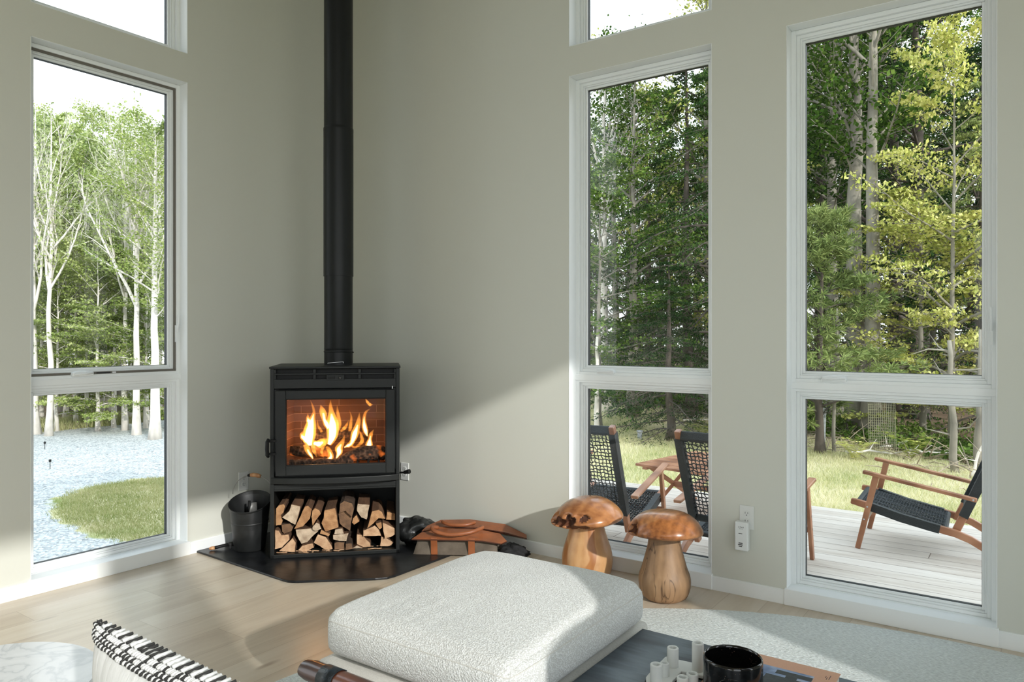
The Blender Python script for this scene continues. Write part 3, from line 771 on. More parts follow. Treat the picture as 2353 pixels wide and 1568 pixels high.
for poly, em, lab in LOGS:
    q = []
    for cx, cy in poly:
        px, py = 620 + cx / 7.59, 1120 + cy / 7.59
        q.append(((px - 771) / 297 * .735, 1.3 - HZ - (py - 770) * .00254))
    cx_ = sum(p[0] for p in q) / len(q); cz_ = sum(p[1] for p in q) / len(q)
    q = [(cx_ + (a - cx_) * .985, max(.024, cz_ + (z - cz_) * .985)) for a, z in q]
    d0 = .035 + lr.uniform(-.02, .03); ln = lr.uniform(.28, .36)
    b = MB()
    # densify the outline a little, roughen, then extrude back
    pl_ = []
    for i in range(len(q)):
        a, c = q[i], q[(i + 1) % len(q)]
        nseg = max(1, int(math.hypot(c[0] - a[0], c[1] - a[1]) / .014))
        for k in range(nseg):
            t_ = k / nseg
            pl_.append((a[0] + (c[0] - a[0]) * t_ + lr.uniform(-.0012, .0012), a[1] + (c[1] - a[1]) * t_ + lr.uniform(-.0012, .0012)))
    tilt = lr.uniform(-.012, .012)
    n = len(pl_)
    vs = []
    for r_i, (dd, sc) in enumerate(((0, .97), (.006, 1.0), (ln * .5, .97), (ln, .93))):
        for a, z in pl_: vs.append((cx_ + (a - cx_) * sc, d0 + dd + (tilt * (z - cz_) * 10 if dd < .01 else 0), cz_ + (z - cz_) * sc))
    fs = []
    for r_i in range(3):
        for k in range(n): fs.append((r_i * n + k, r_i * n + (k + 1) % n, (r_i + 1) * n + (k + 1) % n, (r_i + 1) * n + k))
    b.add(vs, fs, 1); b.add(vs[:n], [tuple(range(n))], 0); b.add(vs[-n:], [tuple(range(n - 1, -1, -1))], 0)
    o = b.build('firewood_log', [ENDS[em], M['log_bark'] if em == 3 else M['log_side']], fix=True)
    o.location = (ST[0], ST[1], HZ); o.rotation_euler = (0, 0, STN)
    tag(o, lab, 'firewood', 'split logs in the wood store under the stove')
# ------------------------------------------------------------------ small things around the stove
def at(px, py, z):
    """point of the horizontal plane z seen at a photograph pixel"""
    th = math.radians(35.07); f_, r_ = (-math.sin(th), math.cos(th)), (math.cos(th), math.sin(th))
    a, c = (px - 1176.5) / F_PX, (HORIZON - py) / F_PX
    t_ = (z - CAM_H) / c
    return (4.095 + t_ * (f_[0] + a * r_[0]), -3.693 + t_ * (f_[1] + a * r_[1]), z)

# coal scuttle / ash bucket
M['bucket'] = simple('dark_grey_enamel', (.013, .014, .014), .45, bump=.03, bscale=200, var=.3, vscale=20)
M['ash'] = simple('grey_ash', (.30, .29, .28), .95, bump=.5, bscale=40, var=.5, vscale=18)
M['wire'] = simple('bail_wire', (.35, .34, .32), .35, metal=1)
M['palewood'] = woodmat('pale_turned_wood', s2l(170, 115, 72), s2l(200, 148, 102), s2l(215, 170, 128), 8)
bk = thing('ash_bucket', 'dark grey metal ash bucket with wooden grip handle on the hearth left of the stove', 'bucket', (.235, -.945, HZ))
bd = Vector((-.574, .818)).normalized()
def tilt_ring(r, zf):
    return [(r * math.cos(w), r * math.sin(w), zf(r * math.cos(w) * bd.x + r * math.sin(w) * bd.y)) for w in [2 * PI * i / 48 for i in range(48)]]
b = MB()
rings = [(.085, lambda s: 0), (.089, lambda s: .004), (.104, lambda s: .13 + .02 * s), (.1055, lambda s: .16 + .05 * s), (.109, lambda s: .166 + .05 * s), (.109, lambda s: .174 + .06 * s), (.106, lambda s: .18 + .07 * s),
         (.117, lambda s: .268 + .30 * s), (.121, lambda s: .277 + .33 * s), (.1235, lambda s: .282 + .33 * s), (.1235, lambda s: .286 + .33 * s), (.119, lambda s: .283 + .33 * s), (.103, lambda s: .13 + .02 * s), (.08, lambda s: .012)]
vs = [];
for r_, zf in rings: vs += tilt_ring(r_, zf)
fs = [(i * 48 + j, i * 48 + (j + 1) % 48, (i + 1) * 48 + (j + 1) % 48, (i + 1) * 48 + j) for i in range(len(rings) - 1) for j in range(48)]
fs.append(tuple(range(47, -1, -1))); fs.append(tuple((len(rings) - 1) * 48 + j for j in range(48)))
b.add(vs, fs); o = b.build('pail', M['bucket'], bk, smooth=True); md = o.modifiers.new('es', 'EDGE_SPLIT'); md.split_angle = math.radians(50)
b = MB(); b.lathe([(0, .215), (.03, .21), (.06, .19), (.09, .16), (.105, .145)], 24); 
for i, v in enumerate(b.v): b.v[i] = (v[0], v[1], v[2] + .012 * mnoise.noise(Vector(v) * 30))
b.build('ash', M['ash'], bk, smooth=True)
rt = Vector((.818, .574))
arc = [(rt.x * .124 * math.cos(w) + bd.x * .055, rt.y * .124 * math.cos(w) + bd.y * .055, .318 + .115 * math.sin(w)) for w in [PI * i / 24 for i in range(25)]]
b = MB(); b.tube(arc, .0022, 6); b.build('bail', M['wire'], bk, smooth=True)
b = MB(); gp = [arc[i] for i in range(9, 14)]; b.tube(gp, [.010, .0135, .0125, .0135, .010], 12); g_ = b.build('grip', M['palewood'], bk, smooth=True)
b = MB(); b.tube([arc[13], arc[14]], [.011, .007], 10); b.build('grip_ferrule', M['steel_dark'], g_)
sc = thing('ash_scoop', 'small grey metal scoop stuck in the ashes of the bucket', 'scoop', (.24, -.93, HZ + .2))
b = MB(); b.tube([(0, 0, .0), (.004, .004, .04), (.006, .006, .075)], [.026, .026, .018], 14, flat=((1, 0, 0), .35)); b.build('blade', simple('worn_steel', (.22, .22, .21), .5, metal=.6, var=.3, vscale=30), sc, smooth=True)
b = MB(); b.tube([(-.02, -.01, .0), (-.02, -.008, .085)], .007, 8); b.build('handle', M['steel_dark'], sc, smooth=True)

# hearth brush lying between bucket and wall
br_ = thing('hearth_brush', 'small black hearth brush with pale wooden handle end lying behind the ash bucket', 'brush', (.095, -1.075, HZ), math.radians(62))
b = MB(); b.box((.12, 0, .022), (.11, .035, .022)); b.build('head', M['steel_dark'], br_, bevel=.006)
b = MB()
for i in range(4): b.box((.075 + i * .03, -.019, .014), (.012, .016, .022))
b.build('bristles', simple('black_bristles', (.01, .01, .01), .9), br_, bevel=.003)
b = MB(); b.tube([(.07, 0, .022), (.02, 0, .018), (0, 0, .014), (-.012, 0, .013)], [.008, .009, .010, .010], 10); h_ = b.build('handle', M['steel_dark'], br_, smooth=True)
b = MB(); b.tube([(-.012, 0, .013), (-.03, 0, .012), (-.042, 0, .012)], [.0105, .011, .007], 10); b.build('handle_end', M['palewood'], h_, smooth=True)

# outlets
M['plate'] = simple('outlet_plastic', (.74, .75, .72), .35)
M['slot'] = simple('outlet_slot', (.02, .02, .02), .7)
def outlet(fn, a, z, label, rots=1):
    t_ = thing('wall_outlet', label, 'outlet', fn(a, 0, z))
    def lf(x, d, zz):
        p0, p1 = Vector(fn(a + x, d, z + zz)), Vector(fn(a, 0, z)); return tuple(p1 * 0 + (p0 - p1))
    b = MB(); slab(b, lf, -.036, .036, -.006, 0, -.059, .059); b.build('cover_plate', M['plate'], t_, bevel=.003)
    for s in (1, -1):
        zc = s * .0195
        b = MB(); n = 20
        ol = [(.0165 * math.cos(2 * PI * i / n), max(-.0135, min(.0135, .0165 * math.sin(2 * PI * i / n)))) for i in range(n)]
        b.prism(ol, -.0085, -.004, lambda x, zz, d: lf(x, d, zc + zz)); r__ = b.build('receptacle', M['plate'], t_, bevel=.001)
        b = MB()
        slab(b, lf, -.0075, -.0055, -.0092, -.008, zc - .001, zc + .008); slab(b, lf, .0055, .0075, -.0092, -.008, zc - .001, zc + .007)
        b.prism([(.0025 * math.cos(2 * PI * i / 10), .0025 * math.sin(2 * PI * i / 10)) for i in range(10)], -.0092, -.008, lambda x, zz, d: lf(x, d, zc - .0075 + zz))
        b.build('slots', M['slot'], r__)
    return t_
outlet(mapW, -.826, .374, 'white wall outlet behind the ash bucket at the left of the stove')
outlet(mapN, .618, .376, 'white wall outlet just right of the stove door height, on the right hand wall')
outlet(mapN, 2.932, .392, 'white wall outlet on the pier between the two tall windows, above the plug-in alarm')
al = thing('plug_in_alarm', 'white plug-in gas alarm with slots, plugged in the outlet between the tall windows', 'alarm', (2.915, -.009, .31))
b = MB(); b.bb((-.031, -.036, -.078), (.035, 0, .064)); b.build('case', simple('white_plastic', (.80, .82, .81), .35), al, bevel=.006, seg=3)
b = MB()
for i in range(3): b.bb((-.010 - .003 * (i == 1), -.0366, -.058 + i * .008), (.010 - .003 * (i == 0), -.0355, -.054 + i * .008))
b.build('sounder_slots', M['slot'], al)
b = MB(); b.bb((-.011, -.0364, .006), (.008, -.0355, .0085)); b.build('indicator', M['slot'], al)
b = MB()
for i, (x, w_) in enumerate(((-.012, .006), (-.004, .004), (.002, .007), (.011, .004))): b.bb((x, -.0363, .036), (x + w_, -.0355, .041 + .002 * (i % 2)))
for x, w_ in ((-.008, .005), (-.001, .004), (.005, .005)): b.bb((x, -.0363, .029), (x + w_, -.0355, .0325))
b.build('print', simple('grey_print', (.35, .36, .36), .6), al)

# canvas and leather log carrier, lying against the right-hand wall
M['leather'] = simple('tan_leather', s2l(146, 86, 52), .42, bump=.08, bscale=120, var=.22, vscale=12)
M['leather_edge'] = simple('dark_leather_edge', s2l(70, 34, 20), .5)
M['canvas'] = simple('waxed_grey_canvas', s2l(98, 88, 76), .85, bump=.2, bscale=300, var=.25, vscale=18)
M['blackcloth'] = simple('black_cloth', (.012, .012, .013), .85, bump=.3, bscale=80)
ca = thing('log_carrier', 'grey canvas log carrier with tan leather top and handles lying by the hearth', 'log carrier', (1.125, -.462, HZ), math.radians(31))
NX, NY = 30, 14
b = MB(); LX, LY = .50, .215
def body_pt(u, v, top):
    x = u * LX; y = v * LY
    e = max(0, 1 - (2 * u - 1) ** 8) ** .35 * max(0, 1 - (2 * v - 1) ** 6) ** .4
    zt = (.098 + .035 * v) * e + .010 * mnoise.noise(Vector((u * 6, v * 4, 1.0)))* e
    return (x + .012 * (v - .5) * (1 if top else 0), y, zt if top else 0.0)
vs = [body_pt(i / NX, j / NY, True) for i in range(NX + 1) for j in range(NY + 1)] + [body_pt(i / NX, j / NY, False) for i in range(NX + 1) for j in range(NY + 1)]
q = (NX + 1) * (NY + 1)
fs = [(i * (NY + 1) + j, (i + 1) * (NY + 1) + j, (i + 1) * (NY + 1) + j + 1, i * (NY + 1) + j + 1) for i in range(NX) for j in range(NY)]
fs += [tuple(q + k for k in f[::-1]) for f in fs]
b.add(vs, fs); bm_o = b.build('bag_body', M['canvas'], ca, smooth=True)
def flap(poly, name, zoff, mats, th=.006):
    b = MB(); n = len(poly)
    cx = sum(p[0] for p in poly) / n; cy = sum(p[1] for p in poly) / n; cz = sum(p[2] for p in poly) / n
    rings = []
    for s in (1, .66, .33):
        rings.append([(cx + (p[0] - cx) * s, cy + (p[1] - cy) * s, cz + (p[2] - cz) * s + zoff * (1 - s * s)) for p in poly])
    for dz, mi in ((0, 0), (-th, 1)):
        o_ = len(b.v)
        for r_ in rings: b.v += [(x, y, z + dz) for x, y, z in r_]
        b.v.append((cx, cy, cz + zoff + dz))
        for k in range(2):
            for i in range(n): b.f.append((o_ + k * n + i, o_ + k * n + (i + 1) % n, o_ + (k + 1) * n + (i + 1) % n, o_ + (k + 1) * n + i)); b.m.append(mi)
        for i in range(n): b.f.append((o_ + 2 * n + i, o_ + 2 * n + (i + 1) % n, o_ + 3 * n)); b.m.append(mi)
    k = len(b.v) // 2
    for i in range(n): b.f.append((i, (i + 1) % n, k + (i + 1) % n, k + i)); b.m.append(1)
    return b.build(name, mats, ca, smooth=False)
flap([(-.012, -.016, .093), (.10, -.022, .095), (.25, -.024, .096), (.40, -.022, .094), (.515, -.02, .078), (.545, .01, .085), (.50, .07, .112), (.36, .105, .128), (.16, .11, .128), (.03, .06, .112)], 'front_panel', .012, [M['leather'], M['leather_edge']])
flap([(.03, .075, .117), (.14, .115, .134), (.36, .11, .134), (.52, .075, .121), (.66, .04, .095), (.655, .10, .10), (.52, .20, .135), (.30, .235, .152), (.12, .225, .148), (.05, .15, .13)], 'rear_panel', .006, [M['leather'], M['leather_edge']])
b = MB(); hp = bez([(.13, .065, .142), (.10, .03, .150), (.13, -.02, .140), (.22, -.035, .128), (.33, -.015, .138), (.395, .045, .150), (.385, .085, .142)], 28)
b.tube(hp, .0115, 12); b.build('carry_handle', M['leather'], ca, smooth=True)
b = MB(); hp = bez([(.17, .145, .150), (.15, .115, .164), (.2, .075, .158), (.29, .075, .158), (.34, .11, .164), (.33, .145, .150)], 24)
b.tube(hp, .0105, 12); b.build('carry_handle', M['leather'], ca, smooth=True)
for xs in (.12, .34):
    b = MB(); pts = [(xs, -.0045, .002), (xs, -.010, .05), (xs, -.020, .09), (xs, -.016, .102)]
    for i in range(3):
        p0, p1 = pts[i], pts[i + 1]
        b.add([(p0[0] - .019, p0[1], p0[2]), (p0[0] + .019, p0[1], p0[2]), (p1[0] + .019, p1[1], p1[2]), (p1[0] - .019, p1[1], p1[2]),
               (p0[0] - .019, p0[1] + .005, p0[2]), (p0[0] + .019, p0[1] + .005, p0[2]), (p1[0] + .019, p1[1] + .005, p1[2]), (p1[0] - .019, p1[1] + .005, p1[2])],
              [(0, 1, 2, 3), (4, 7, 6, 5), (0, 3, 7, 4), (1, 5, 6, 2)])
    b.build('leather_strap', M['leather'], ca)

def blob(rx, ry, rz, seed, amp, freq, n=28):
    b = MB(); b.lathe([(math.sin(PI * i / n) + 1e-4 * (i in (0, n)), -math.cos(PI * i / n)) for i in range(n + 1)], 2 * n)
    for i, v in enumerate(b.v):
        v = Vector(v); k = 1 + amp * mnoise.noise(v * freq + Vector((seed, 0, 0))) + amp * .6 * (abs(mnoise.noise(v * freq * 2.2 + Vector((0, seed, 0)))) - .3)
        b.v[i] = (v.x * rx * k, v.y * ry * k, max(0.0, (v.z * k + .8) * rz))
    return b
b = blob(.115, .085, .085, 4.2, .5, 1.1)
o = b.build('plastic_bag', simple('black_plastic', (.016, .017, .017), .3, spec=.6, bump=.6, bscale=18), smooth=True); o.location = (.955, -.25, HZ); o.rotation_euler = (0, 0, .6)
tag(o, 'crumpled black plastic bag on the hearth between the stove and the log carrier', 'bag')
b = blob(.085, .06, .045, 9.1, .35, 2.2)  # small soft black bundle of unidentified kind
o = b.build('dark_bundle', M['blackcloth'], smooth=True); o.location = (1.62, -.155, 0); o.rotation_euler = (0, 0, .3)
tag(o, 'small black cloth bundle by the baseboard behind the right end of the log carrier', 'bundle')

# ------------------------------------------------------------------ mushroom stools
M['teak_a'] = woodmat('polished_teak', s2l(132, 80, 46), s2l(188, 128, 80), s2l(216, 170, 122), 5, (1, 1, 1.6), .26, 1.4, coat=.35, wv=.10)
M['teak_stem'] = woodmat('teak_stem_wood', s2l(160, 112, 70), s2l(196, 150, 102), s2l(216, 178, 134), 6, (1, 1, .45), .38, 1.6, coat=.1, wv=.10, patch=(.72, .52, .34))
M['teak_b'] = woodmat('striped_teak', s2l(108, 66, 40), s2l(188, 130, 82), s2l(212, 164, 114), 9, (1, .6, 1.2), .28, 1.5, coat=.3, wv=.07, patch=(.84, .70, .55))
M['teak_grey'] = woodmat('weathered_stem_wood', s2l(98, 74, 52), s2l(150, 118, 86), s2l(184, 154, 120), 6, (1, 1, .3), .55, 1.4, cracks=.010, bump=.4, wv=.06)
M['burl'] = simple('dark_burl_hollow', s2l(88, 50, 28), .8, bump=.8, bscale=60, var=.6, vscale=30)
def mushroom(name, label, loc, cap, stem, mcap, mstem, seed, hollow=None, rz=0.0):
    t_ = thing(name, label, 'stool', (loc[0], loc[1], 0), rz)
    n = 112
    def prof_pts(pr, k): return bez([(r_, 0, z) for r_, z in pr], k)
    b = MB(); pr = prof_pts(stem, 44); b.lathe([(max(p[0], .001), p[2]) for p in pr], n)
    for i, v in enumerate(b.v):
        v = Vector(v); w = math.atan2(v.y, v.x); r_ = math.hypot(v.x, v.y)
        k = 1 + .035 * mnoise.noise(Vector((math.cos(w) * 1.3 + seed, math.sin(w) * 1.3, v.z * 3))) + .02 * mnoise.noise(Vector((math.cos(w) * 4, math.sin(w) * 4 + seed, v.z * 3)))
        b.v[i] = (v.x * k, v.y * k, v.z)
    b.build('stem', mstem, t_, smooth=True)
    b = MB(); pr = prof_pts(cap, 46); b.lathe([(max(p[0], .0008), p[2]) for p in pr], n)
    dark = set()
    zc = sum(p[2] for p in pr) / len(pr)
    for i, v in enumerate(b.v):
        v = Vector(v); w = math.atan2(v.y, v.x); r_ = math.hypot(v.x, v.y)
        k = 1 + .05 * mnoise.noise(Vector((math.cos(w) * 1.1 + seed, math.sin(w) * 1.1, 3.0)))
        z = v.z + (.018 * math.cos(w - hollow[3] if hollow else 1.0) * (r_ / .19))  # slightly tilted crown
        q = Vector((v.x * k, v.y * k, z))
        if hollow:
            dw = (w - hollow[0] + PI) % (2 * PI) - PI
            s = max(0, 1 - (dw / hollow[1]) ** 2) * max(0, 1 - ((v.z - hollow[2]) / .055) ** 2)
            nz = .5 + .9 * mnoise.noise(Vector((dw * 4.5 + seed, v.z * 30, 2.0)))
            d_ = s * max(0, nz) * .075
            if d_ > .012 and r_ > .06:
                f_ = max(0.25, 1 - d_ / r_)
                q.x *= f_; q.y *= f_
                if d_ > .02: dark.add(i)
        b.v[i] = tuple(q)
    for j, f in enumerate(b.f):
        if sum(k in dark for k in f) >= 2: b.m[j] = 1
    b.build('cap', [mcap, M['burl']], t_, smooth=True)
    return t_
LFT = math.atan2(-.575, -.818); CAMA = math.atan2(-.873, .488)
mushroom('mushroom_stool', 'orange brown carved mushroom stool with dark burl hollow in its cap, behind the white cushion', (2.129, -.19, 0),
    [(.001, .428), (.06, .424), (.11, .406), (.155, .372), (.184, .335), (.192, .312), (.182, .296), (.14, .282), (.09, .272), (.06, .270)],
    [(.001, 0), (.10, .0), (.124, .02), (.134, .06), (.136, .10), (.128, .15), (.112, .20), (.097, .25), (.088, .30), (.08, .32)],
    M['teak_a'], M['teak_stem'], 1.3, hollow=(CAMA - .55, .95, .318, CAMA + 1.2))
mushroom('mushroom_stool', 'mushroom stool with smooth orange brown cap and cracked grey brown stem, by the window', (2.607, -.262, 0),
    [(.001, .434), (.06, .433), (.11, .420), (.15, .392), (.174, .360), (.185, .334), (.179, .318), (.15, .309), (.10, .298), (.06, .296)],
    [(.001, 0), (.075, .0), (.105, .012), (.120, .04), (.127, .08), (.124, .115), (.112, .15), (.095, .21), (.082, .26), (.076, .31)],
    M['teak_b'], M['teak_grey'], 5.7, hollow=(LFT + .35, .22, .34, CAMA))

# ------------------------------------------------------------------ rug
M['rug'] = simple('grey_loop_rug', s2l(224, 229, 226), .95, bump=.9, bscale=70, var=.20, vscale=70, spec=.1, stretch=(1, 3, 1))
b = MB(); b.lathe([(.0005, .001), (2.02, .001), (2.025, .006), (2.018, .012), (.0005, .013)], 160); o = b.build('area_rug', M['rug'], smooth=True); o.modifiers.new('es', 'EDGE_SPLIT'); o.location = (3.805, -2.098, 0)
tag(o, 'round pale grey loop pile rug on the oak floor under the ottoman and coffee table', 'rug')

# ------------------------------------------------------------------ ottoman with cushion
M['boucle'] = None
m, nt, out = newmat('cream_boucle'); p = N(nt, 'ShaderNodeBsdfPrincipled'); p.inputs['Roughness'].default_value = .95; p.inputs['Sheen Weight'].default_value = .25; p.inputs['Specular IOR Level'].default_value = .1
tc = N(nt, 'ShaderNodeTexCoord'); v1 = N(nt, 'ShaderNodeTexVoronoi'); v1.inputs['Scale'].default_value = 210; L(nt, tc.outputs['Object'], v1.inputs['Vector'])
n1 = N(nt, 'ShaderNodeTexNoise'); n1.inputs['Scale'].default_value = 120; n1.inputs['Detail'].default_value = 3; L(nt, tc.outputs['Object'], n1.inputs['Vector'])
a_ = N(nt, 'ShaderNodeMath', operation='ADD'); L(nt, v1.outputs['Distance'], a_.inputs[0]); L(nt, n1.outputs['Fac'], a_.inputs[1])
r_ = ramp(nt, a_.outputs[0], [(.45, (.84, .85, .83)), (.9, (.76, .77, .745)), (1.0, (.62, .62, .59))]); L(nt, r_.outputs[0], p.inputs['Base Color'])
bb = N(nt, 'ShaderNodeBump'); bb.inputs['Strength'].default_value = .7; bb.inputs['Distance'].default_value = .003; bb.invert = True; L(nt, a_.outputs[0], bb.inputs['Height']); L(nt, bb.outputs[0], p.inputs['Normal'])
L(nt, p.outputs[0], out.inputs[0]); M['boucle'] = m
M['pad_fabric'] = simple('cream_twill', (.66, .64, .59), .9, bump=.3, bscale=350, var=.08, vscale=200)
M['walnut'] = woodmat('dark_walnut', s2l(52, 26, 18), s2l(84, 44, 28), s2l(120, 66, 42), 4, (.2, 1, 1), .3, 2.0, coat=.3)
M['strap'] = simple('navy_black_leather', (.016, .024, .032), .35, bump=.3, bscale=120, var=.5, vscale=60)
def softbox(hx, hy, z0, z1, r, crown, n=44, sag=.0, seed=0, wr=None):
    """upholstered block: rounded box with crowned top, as quads"""
    vs = []; fs = []
    idx = {}
    hz = (z1 - z0) / 2; zm = (z0 + z1) / 2
    def shape(p):
        x, y, z = p
        X, Y, Z = x * hx, y * hy, z * hz
        c = Vector((max(-hx + r, min(hx - r, X)), max(-hy + r, min(hy - r, Y)), max(-hz + r, min(hz - r, Z))))
        d = Vector((X, Y, Z)) - c
        if d.length > 1e-9: c = c + d.normalized() * r
        u, v = x, y
        bulge = (1 - z * z) * .02
        c.x += (1 if x > 0 else -1) * bulge * abs(x) ** 6 * (1 - y ** 4); c.y += (1 if y > 0 else -1) * bulge * abs(y) ** 6 * (1 - x ** 4)
        if z > 0: c.z += z * crown * (1 - u * u) ** .8 * (1 - v * v) ** .8
        c.z -= sag * max(0, z) * (abs(u * v)) ** 3
        c.z += .006 * mnoise.noise(Vector((X * 5 + seed, Y * 5, Z * 5))) * max(0, z)
        if wr and z > 0: c.z += wr(X, Y) * max(0, z)
        return (c.x, c.y, c.z + zm)
    def vid(p):
        k = tuple(round(q * 10000) for q in p)
        if k not in idx: idx[k] = len(vs); vs.append(shape(p))
        return idx[k]
    def wrp(t_): return math.copysign(1 - (1 - abs(t_)) ** 1.6, t_)
    for ax in range(3):
        for sgn in (-1, 1):
            m1 = n if ax != 2 else n; m2 = 14 if ax != 2 else n
            for i in range(m1):
                for j in range(m2):
                    c4 = []
                    for di, dj in ((0, 0), (1, 0), (1, 1), (0, 1)):
                        a = wrp(2 * (i + di) / m1 - 1); bq = wrp(2 * (j + dj) / m2 - 1)
                        p = [0, 0, 0]; p[ax] = sgn
                        o2 = [k for k in range(3) if k != ax]
                        p[o2[0]] = a; p[o2[1]] = bq
                        c4.append(vid(p))
                    fs.append(tuple(c4 if sgn > 0 else c4[::-1]))
    return vs, fs, shape
OTC = (2.665, -1.765)
ot = thing('ottoman', 'low walnut ottoman with dark leather strap and cream pad under the white cushion', 'ottoman', (OTC[0], OTC[1], .013))
b = MB()
for sy in (-1, 1):
    P = [(x_, sy * .448, .276) for x_ in ((-.388, -.375, -.345, .37) if sy < 0 else (-.36, -.35, -.33, .285))]
    b.tube(P, [.016, .030, .036, .036], 20, flat=((0, 0, 1), .8))
b.bb((-.36, -.45, .235), (-.31, .45, .262)); b.bb((.30, -.45, .235), (.35, .45, .262))
b.build('frame', M['walnut'], ot, smooth=True).modifiers.new('es', 'EDGE_SPLIT')
for sx in (-.33, .31):
    for sy in (-.42, .42):
        b = MB(); b.tube([(sx, sy, .25), (sx * 1.05, sy * 1.03, 0)], [.022, .016], 12); b.build('leg', M['walnut'], ot, smooth=True)
for x in (-.255, .20):
    b = MB()
    loop = [(x, -.448 + .0385 * math.cos(w), .276 + .032 * math.sin(w)) for w in [2 * PI * i / 24 for i in range(24)]]
    vs = [(px + s, py, pz) for px, py, pz in loop for s in (-.032, .032)]
    vs += [(px + s, -.448 + (py + .448) * .93, .276 + (pz - .276) * .93) for px, py, pz in loop for s in (-.032, .032)]
    k = 48; fs = []
    for i in range(24):
        j = (i + 1) % 24
        fs += [(2 * i, 2 * i + 1, 2 * j + 1, 2 * j), (k + 2 * i, k + 2 * j, k + 2 * j + 1, k + 2 * i + 1), (2 * i, 2 * j, k + 2 * j, k + 2 * i), (2 * i + 1, k + 2 * i + 1, k + 2 * j + 1, 2 * j + 1)]
    b.add(vs, fs); b.build('leather_strap', M['strap'], ot, smooth=True)
vs, fs, _ = softbox(.352, .425, .258, .302, .016, .0, 20)
b = MB(); b.add(vs, fs); b.build('seat_pad', M['pad_fabric'], ot, smooth=True)
def wr(X, Y):
    s = 0
    for x0, a in ((-.19, 1), (-.155, .9), (-.12, 1), (-.06, .6), (.02, .4)):
        dx = (X - x0) - .25 * (Y + .40)
        s += a * math.exp(-(dx / .009) ** 2)
    return -.006 * s * math.exp(-((Y + .27) / .10) ** 2)
vs, fs, shp = softbox(.350, .404, .300, .447, .042, .036, 56, sag=.012, seed=3, wr=wr)
cu = thing('seat_cushion', 'thick white boucle seat cushion lying on the low walnut ottoman', 'cushion', (OTC[0], OTC[1] + .002, .017))
b = MB(); b.add(vs, fs); b.build('cover', M['boucle'], cu, smooth=True)
path = []
for k in range(160):
    t_ = k / 160 * 4; e = int(t_); u = 2 * (t_ - e) - 1
    p_ = [(u, -1, .62), (1, u, .62), (-u, 1, .62), (-1, -u, .62)][e]; path.append(shp(p_))
b = MB(); b.tube(path + [path[0]], .0016, 6, cap=False); b.build('seam', M['pad_fabric'], cu, smooth=True)

# ------------------------------------------------------------------ coffee table and what stands on it
M['table_wood'] = woodmat('charcoal_stained_ash', s2l(32, 39, 46), s2l(66, 77, 86), s2l(108, 121, 131), 5, (.25, 1.6, 1), .42, 1.6, bump=.5)
TZ = .33
ct = thing('coffee_table', 'charcoal stained wood coffee table beside the ottoman', 'table', (3.04, -1.44, .013))
b = MB(); b.bb((0, -1.30, TZ - .013 - .035), (1.15, 0, TZ - .013)); b.build('tabletop', M['table_wood'], ct, bevel=.004)
for x in (.07, 1.08):
    for y in (-1.23, -.07):
        b = MB(); b.bb((x - .03, y - .03, 0), (x + .03, y + .03, TZ - .048)); b.build('leg', M['table_wood'], ct, bevel=.003)
M['ceramic'] = simple('white_matte_ceramic', (.72, .73, .70), .55)
P0 = at(1555, 1535, TZ + .014)
ch = thing('candle_holder', 'white ceramic candle holder of six tubes on a flat branching base, on the coffee table', 'candle holder', (P0[0], P0[1], TZ))
def rel(px, py, z=TZ + .014):
    q = at(px, py, z); return (q[0] - P0[0], q[1] - P0[1])
ol = [rel(*q) for q in ((1484, 1556), (1496, 1542), (1528, 1510), (1534, 1508), (1560, 1516), (1592, 1523), (1625, 1529), (1628, 1556), (1566, 1543), (1545, 1566), (1562, 1600), (1600, 1585), (1612, 1592), (1580, 1625), (1530, 1600), (1486, 1590))]
b = MB(); b.prism(ol, .004, .014, lambda x, y, d: (x, y, d)); b.build('base', M['ceramic'], ch, bevel=.002)
b = MB(); b.prism([(x * 1.03, y * 1.03) for x, y in ol], 0, .004, lambda x, y, d: (x, y, d)); tag(b.build('black_underlayer', M['steel_dark'], ch), 'thin black layer under the base')  # thin black layer below the base, slightly wider than it
for px, pyb, zt, rd in ((1546, 1531, .068, .0165), (1603.5, 1541, .093, .0165), (1508, 1578, .075, .0165), (1528, 1553, .050, .0115), (1569, 1592, .056, .0160), (1591, 1580, .052, .0160)):
    x, y = rel(px, pyb)
    b = MB(); b.lathe([(rd, .0135), (rd, zt - .002), (rd - .0015, zt), (rd * .66, zt), (rd * .62, zt - .003), (rd * .58, zt - .022), (rd * .3, zt - .023), (.0005, zt - .023)], 28, (x, y, 0))
    o = b.build('candle_tube', M['ceramic'], ch, smooth=True); o.modifiers.new('es', 'EDGE_SPLIT')
# black speckled candle vessel
m, nt, out = newmat('black_speckled_glass'); p = N(nt, 'ShaderNodeBsdfPrincipled'); p.inputs['Roughness'].default_value = .08; p.inputs['Specular IOR Level'].default_value = .6
tc = N(nt, 'ShaderNodeTexCoord'); v1 = N(nt, 'ShaderNodeTexVoronoi'); v1.inputs['Scale'].default_value = 170; L(nt, tc.outputs['Object'], v1.inputs['Vector'])
n1 = N(nt, 'ShaderNodeTexNoise'); n1.inputs['Scale'].default_value = 18; L(nt, tc.outputs['Object'], n1.inputs['Vector'])
r1 = ramp(nt, v1.outputs['Distance'], [(.0, (1, 1, 1)), (.16, (0, 0, 0))]); r2 = ramp(nt, n1.outputs['Fac'], [(.5, (0, 0, 0)), (.62, (1, 1, 1))])
mu = N(nt, 'ShaderNodeMix', data_type='RGBA', blend_type='MULTIPLY'); mu.inputs['Factor'].default_value = 1; L(nt, r1.outputs[0], mu.inputs['A']); L(nt, r2.outputs[0], mu.inputs['B'])
